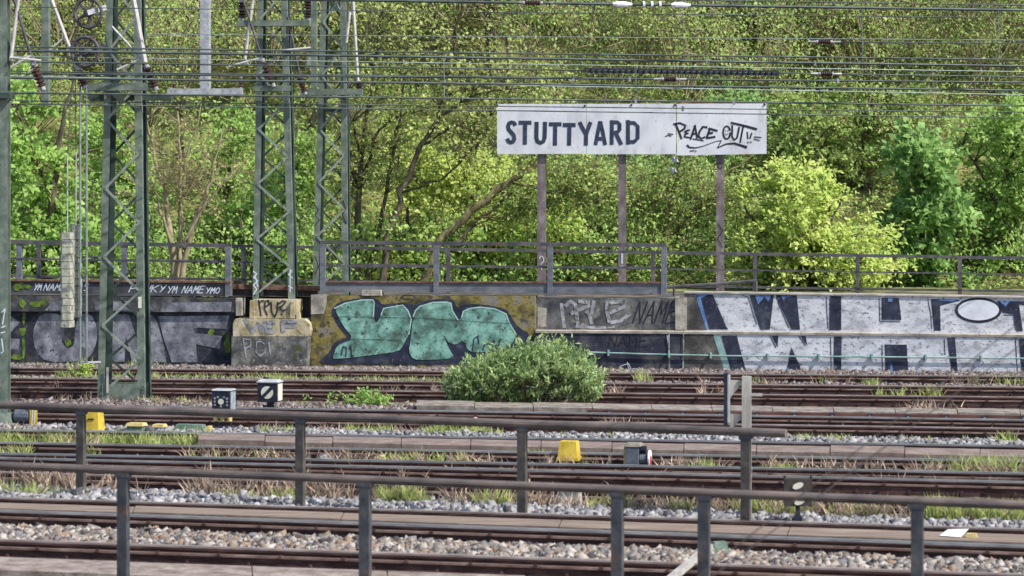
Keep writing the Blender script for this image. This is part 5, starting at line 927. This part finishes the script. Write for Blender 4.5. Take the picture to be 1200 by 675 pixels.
tree('leafy_tree', 'green undergrowth tree filling in behind the bare tan branches', 63, [[(170, 352, .11), (165, 280, .08), (155, 200, .05), (150, 140, .02)], [(250, 352, .11), (262, 270, .08), (270, 190, .05), (275, 130, .02)]],
     [(150, 240, 50, 60, 1), (190, 310, 60, 30, 1), (265, 260, 50, 60, 1.2), (255, 320, 60, 25, .8), (270, 180, 40, 50, .7), (120, 170, 40, 50, .6)], 190, .34, 9, 11, .115, 'lf_bright', 'bark', 27, flat=.45, dep=2)
tree('budding_tree', 'dark multi-stemmed budding tree just right of the lattice masts', 58.5, [[(418, 352, .1), (420, 260, .085), (422, 180, .06), (436, 100, .045), (448, 20, .03), (455, -60, .012)], [(425, 352, .08), (440, 290, .06), (455, 210, .045), (468, 140, .03), (476, 60, .015)], [(420, 215, .05), (408, 170, .035), (412, 120, .015)], [(424, 210, .05), (445, 150, .035), (470, 135, .02), (500, 128, .01)], [(422, 175, .035), (405, 110, .03), (398, 30, .012)]],
     [(430, 90, 60, 80, 1), (460, 180, 50, 60, 1), (405, 200, 40, 60, .8), (470, 40, 50, 50, .7)], 120, .36, 8, 4, .10, 'lf_lime', 'bark', 28, flat=.35, dep=1.4, limb_r=.021)
tree('budding_tree', 'dark trunk leaning right in a long sweep over the railing', 57.5, [[(446, 352, .1), (455, 280, .085), (470, 225, .075), (493, 170, .065), (515, 135, .05), (560, 110, .035), (625, 98, .02), (690, 95, .008)], [(494, 170, .04), (530, 150, .03), (575, 135, .015)], [(470, 225, .035), (515, 210, .025), (560, 168, .02), (585, 160, .008)], [(512, 138, .04), (528, 90, .03), (535, 30, .015), (560, -20, .01)]],
     [(560, 110, 70, 35, 1), (520, 70, 50, 50, 1), (540, 165, 50, 30, 1), (610, 90, 60, 40, .7)], 110, .34, 8, 4, .095, 'lf_lime', 'bark', 29, flat=.35, dep=1.2, limb_r=.02)
tree('leaning_tree', 'thick mossy trunk leaning steeply right towards the sign post', 56.8, [[(490, 350, .11), (515, 280, .1), (555, 245, .1), (595, 215, .085), (625, 195, .06), (660, 165, .035), (700, 150, .015)], [(530, 290, .05), (560, 258, .045), (590, 235, .03), (625, 225, .012)], [(597, 214, .04), (650, 225, .03), (700, 222, .012)], [(556, 256, .03), (600, 255, .025), (628, 250, .01)]],
     [(650, 190, 60, 35, 1), (610, 235, 60, 25, 1), (690, 220, 50, 40, .8)], 90, .3, 8, 5, .095, 'lf_mid', 'barkmoss', 30, flat=.4, dep=1.0, limb_r=.018)
tree('leafy_tree', 'pale green bushy tree filling in under the leaning trunks', 61.5, [[(560, 352, .12), (560, 290, .09), (555, 230, .05), (560, 180, .02)], [(480, 352, .09), (475, 290, .07), (480, 230, .03)]],
     [(560, 220, 60, 45, 1), (600, 270, 65, 45, 1.2), (490, 260, 55, 60, 1), (540, 315, 90, 28, 1), (440, 300, 50, 40, .7), (520, 190, 60, 40, .6)], 190, .34, 9, 10, .115, 'lf_maple', 'bark', 31, flat=.5, dep=1.8)
tree('mossy_tree', 'yellowish mossy tree fanning out between the sign posts', 57.8, [[(772, 352, .1), (778, 290, .085), (788, 230, .06), (800, 180, .03), (806, 130, .012)], [(776, 290, .06), (815, 245, .05), (850, 205, .035), (885, 180, .012)], [(774, 300, .05), (755, 250, .04), (735, 215, .02), (720, 190, .01)], [(786, 240, .035), (820, 232, .03), (860, 235, .01)], [(770, 320, .04), (700, 300, .03), (650, 290, .012)]],
     [(790, 210, 70, 40, 1), (740, 240, 50, 40, .8), (840, 230, 50, 40, .8), (780, 290, 80, 35, 1)], 130, .3, 9, 5, .085, 'lf_mid', 'barkmoss', 32, flat=.35, dep=1.2, limb_r=.013)
tree('leafy_tree', 'darker green tree behind the sign', 62.5, [[(700, 352, .13), (705, 270, .1), (700, 190, .07), (710, 110, .03)], [(820, 352, .12), (815, 280, .09), (825, 200, .06), (815, 130, .02)]],
     [(690, 220, 55, 60, 1), (750, 280, 60, 55, 1), (825, 270, 55, 60, 1.2), (700, 310, 60, 35, .8), (800, 200, 60, 40, .8), (850, 150, 50, 50, .6)], 190, .34, 9, 9, .115, 'lf_dark', 'bark', 33, flat=.45, dep=1.8)
tree('leafy_tree', 'light green young tree between the leaning trunk and the first sign post', 59.5, [[(668, 352, .09), (662, 300, .07), (650, 250, .04), (640, 200, .015)]],
     [(640, 250, 28, 45, 1), (670, 300, 40, 30, 1), (625, 300, 35, 30, .7)], 55, .26, 8, 11, .125, 'lf_maple', 'bark', 34, flat=.55, dep=1.0)
tree('leafy_tree', 'slim green tree seen through the lattice masts', 62, [[(345, 352, .1), (348, 280, .08), (342, 210, .05), (350, 140, .02)]],
     [(345, 200, 45, 60, 1), (330, 280, 50, 45, 1), (370, 310, 50, 30, .8)], 115, .34, 9, 11, .115, 'lf_bright', 'bark', 35, flat=.45, dep=1.6)

# masses of foliage: undergrowth behind the railing, wooded slope
def mass(name, label, mat, n_cl, per, clr, size, xr, dr, hr, seed, twig='bark', tw=5, cat='wood'):
    r = np.random.default_rng(seed); d = r.uniform(dr[0], dr[1], n_cl); px = r.uniform(xr[0], xr[1], n_cl); C = []
    for i in range(n_cl):
        D = 51 + d[i]; X = (px[i] - CX) / FPX * D; p = V3(X, D, 0); dd = np.dot(p - W0, -WN); p[2] = hill_z(X, dd) + hr[0] + (hr[1] - hr[0]) * r.random() ** 1.3; C.append(p)
    C = np.array(C); S = np.repeat(C, tw, 0); S = S + r.normal(0, clr * .35, S.shape); E = S + r.normal(0, clr, S.shape) + UP * clr * .5
    S[:, 2] -= clr * .6
    idx = np.repeat(np.arange(n_cl), per); sh = r.normal(0, 1, (len(idx), 3)) * clr * V3(1, 1, .62); pos = C[idx] + sh
    o = npmesh(name, leaves(pos, sh, size, r, .45), 4, M[mat], label=label, cat=cat, kind='stuff'); tv, tf = twigmesh(S, E, .014, .004); npindexed('twigs', tv, tf, M[twig], o, ORG[o.name], kind='stuff'); return o
mass('undergrowth', 'low bright undergrowth at the foot of the hillside behind the railing', 'lf_bright', 420, 50, .3, .11, (-150, 1350), (5.5, 10), (.1, 1.7), 41, tw=4, cat='undergrowth')
def wood(name, label, mat, ncr, rad, ncl, per, clr, size, xr, dr, lift, seed, twig='bark', tw=4):
    """crowns standing on the slope: leaf clumps over the shell of each crown, boughs from its heart"""
    r = np.random.default_rng(seed); C = []; H = []
    for i in range(ncr):
        D = 51 + r.uniform(*dr); X = (r.uniform(*xr) - CX) / FPX * D; p = V3(X, D, 0); p[2] = hill_z(X, np.dot(p - W0, -WN)); R_ = r.uniform(*rad); h = p + UP * (R_ * .6 + r.uniform(*lift))
        for k_ in range(ncl):
            v = r.normal(size=3); v /= np.linalg.norm(v); v[2] = abs(v[2]) * 1.0 if r.random() < .8 else v[2]; C.append(h + v * R_ * V3(1, 1, 1.15) * r.uniform(.55, 1.05)); H.append(h - UP * R_ * .5)
    C = np.array(C); H = np.array(H); S = np.repeat(C, tw, 0) + r.normal(0, clr * .3, (len(C) * tw, 3)); E = S + r.normal(0, clr * .8, S.shape) + UP * clr * .5; Hh = lerp(H, C, .25)
    idx = np.repeat(np.arange(len(C)), per); sh = r.normal(0, 1, (len(idx), 3)) * clr * V3(1, 1, .6); pos = C[idx] + sh
    o = npmesh(name, leaves(pos, sh, size, r, .5), 4, M[mat], label=label, cat='wood', kind='stuff')
    tv, tf = twigmesh(np.concatenate([S, Hh]), np.concatenate([E, C]), .02, .005); npindexed('boughs', tv, tf, M[twig], o, ORG[o.name], kind='stuff'); return o
mass('slope_scrub', 'low green scrub covering the foot of the slope', 'lf_bright', 620, 40, .32, .10, (-200, 1400), (9, 22), (.0, 1.0), 47, tw=3, cat='scrub')
wood('leafy_wood', 'fresh green crowns massed on the lower slope', 'lf_mid', 130, (1.2, 2.2), 26, 46, .36, .10, (-200, 1400), (13, 30), (.3, 4.5), 42, 'barktan', 5)
wood('lime_wood', 'pale lime crowns scattered over the slope', 'lf_lime', 120, (1.3, 2.4), 26, 44, .38, .10, (-250, 1450), (20, 56), (.3, 3.5), 45, 'barktan', 6)
wood('green_wood', 'greener crowns on the slope past the white board', 'lf_mid', 90, (1.3, 2.4), 26, 46, .38, .10, (720, 1450), (20, 50), (.3, 3.5), 46, 'barktan', 5)
wood('budding_wood', 'olive brown budding crowns covering the upper slope', 'lf_olive', 400, (1.3, 2.5), 24, 24, .42, .085, (-250, 1450), (26, 60), (.3, 3.5), 43, 'twig', 15)
def trunks(n, seed):
    r = np.random.default_rng(seed); mb = MB()
    for i in range(n):
        D = r.uniform(66, 98); x = (r.uniform(-200, 1400) - CX) / FPX * D; z = hill_z(x, np.dot(V3(x, D, 0) - W0, -WN)); h = r.uniform(4, 8); lx = r.normal(0, .9); b = V3(x, D, z - .2); pts = [b + V3(lx * t * t + r.normal(0, .1), r.normal(0, .1), h * t) for t in np.linspace(0, 1, 6)]; mb.path(pts, list(np.linspace(r.uniform(.06, .12), .015, 6)), 6)
        for k_ in range(7):
            j = r.integers(2, 6); p = pts[j]; e = p + V3(r.normal(0, 1.1), r.normal(0, .6), r.uniform(.4, 1.8)); mb.path([p, lerp(p, e, .5) + UP * .15, e], [.03, .02, .006], 4)
    return mb.build('wood_trunks', M['bark'], None, 'thin dark trunks and limbs of the wood on the slope', 'wood', kind='stuff', fix=False)
trunks(60, 44)
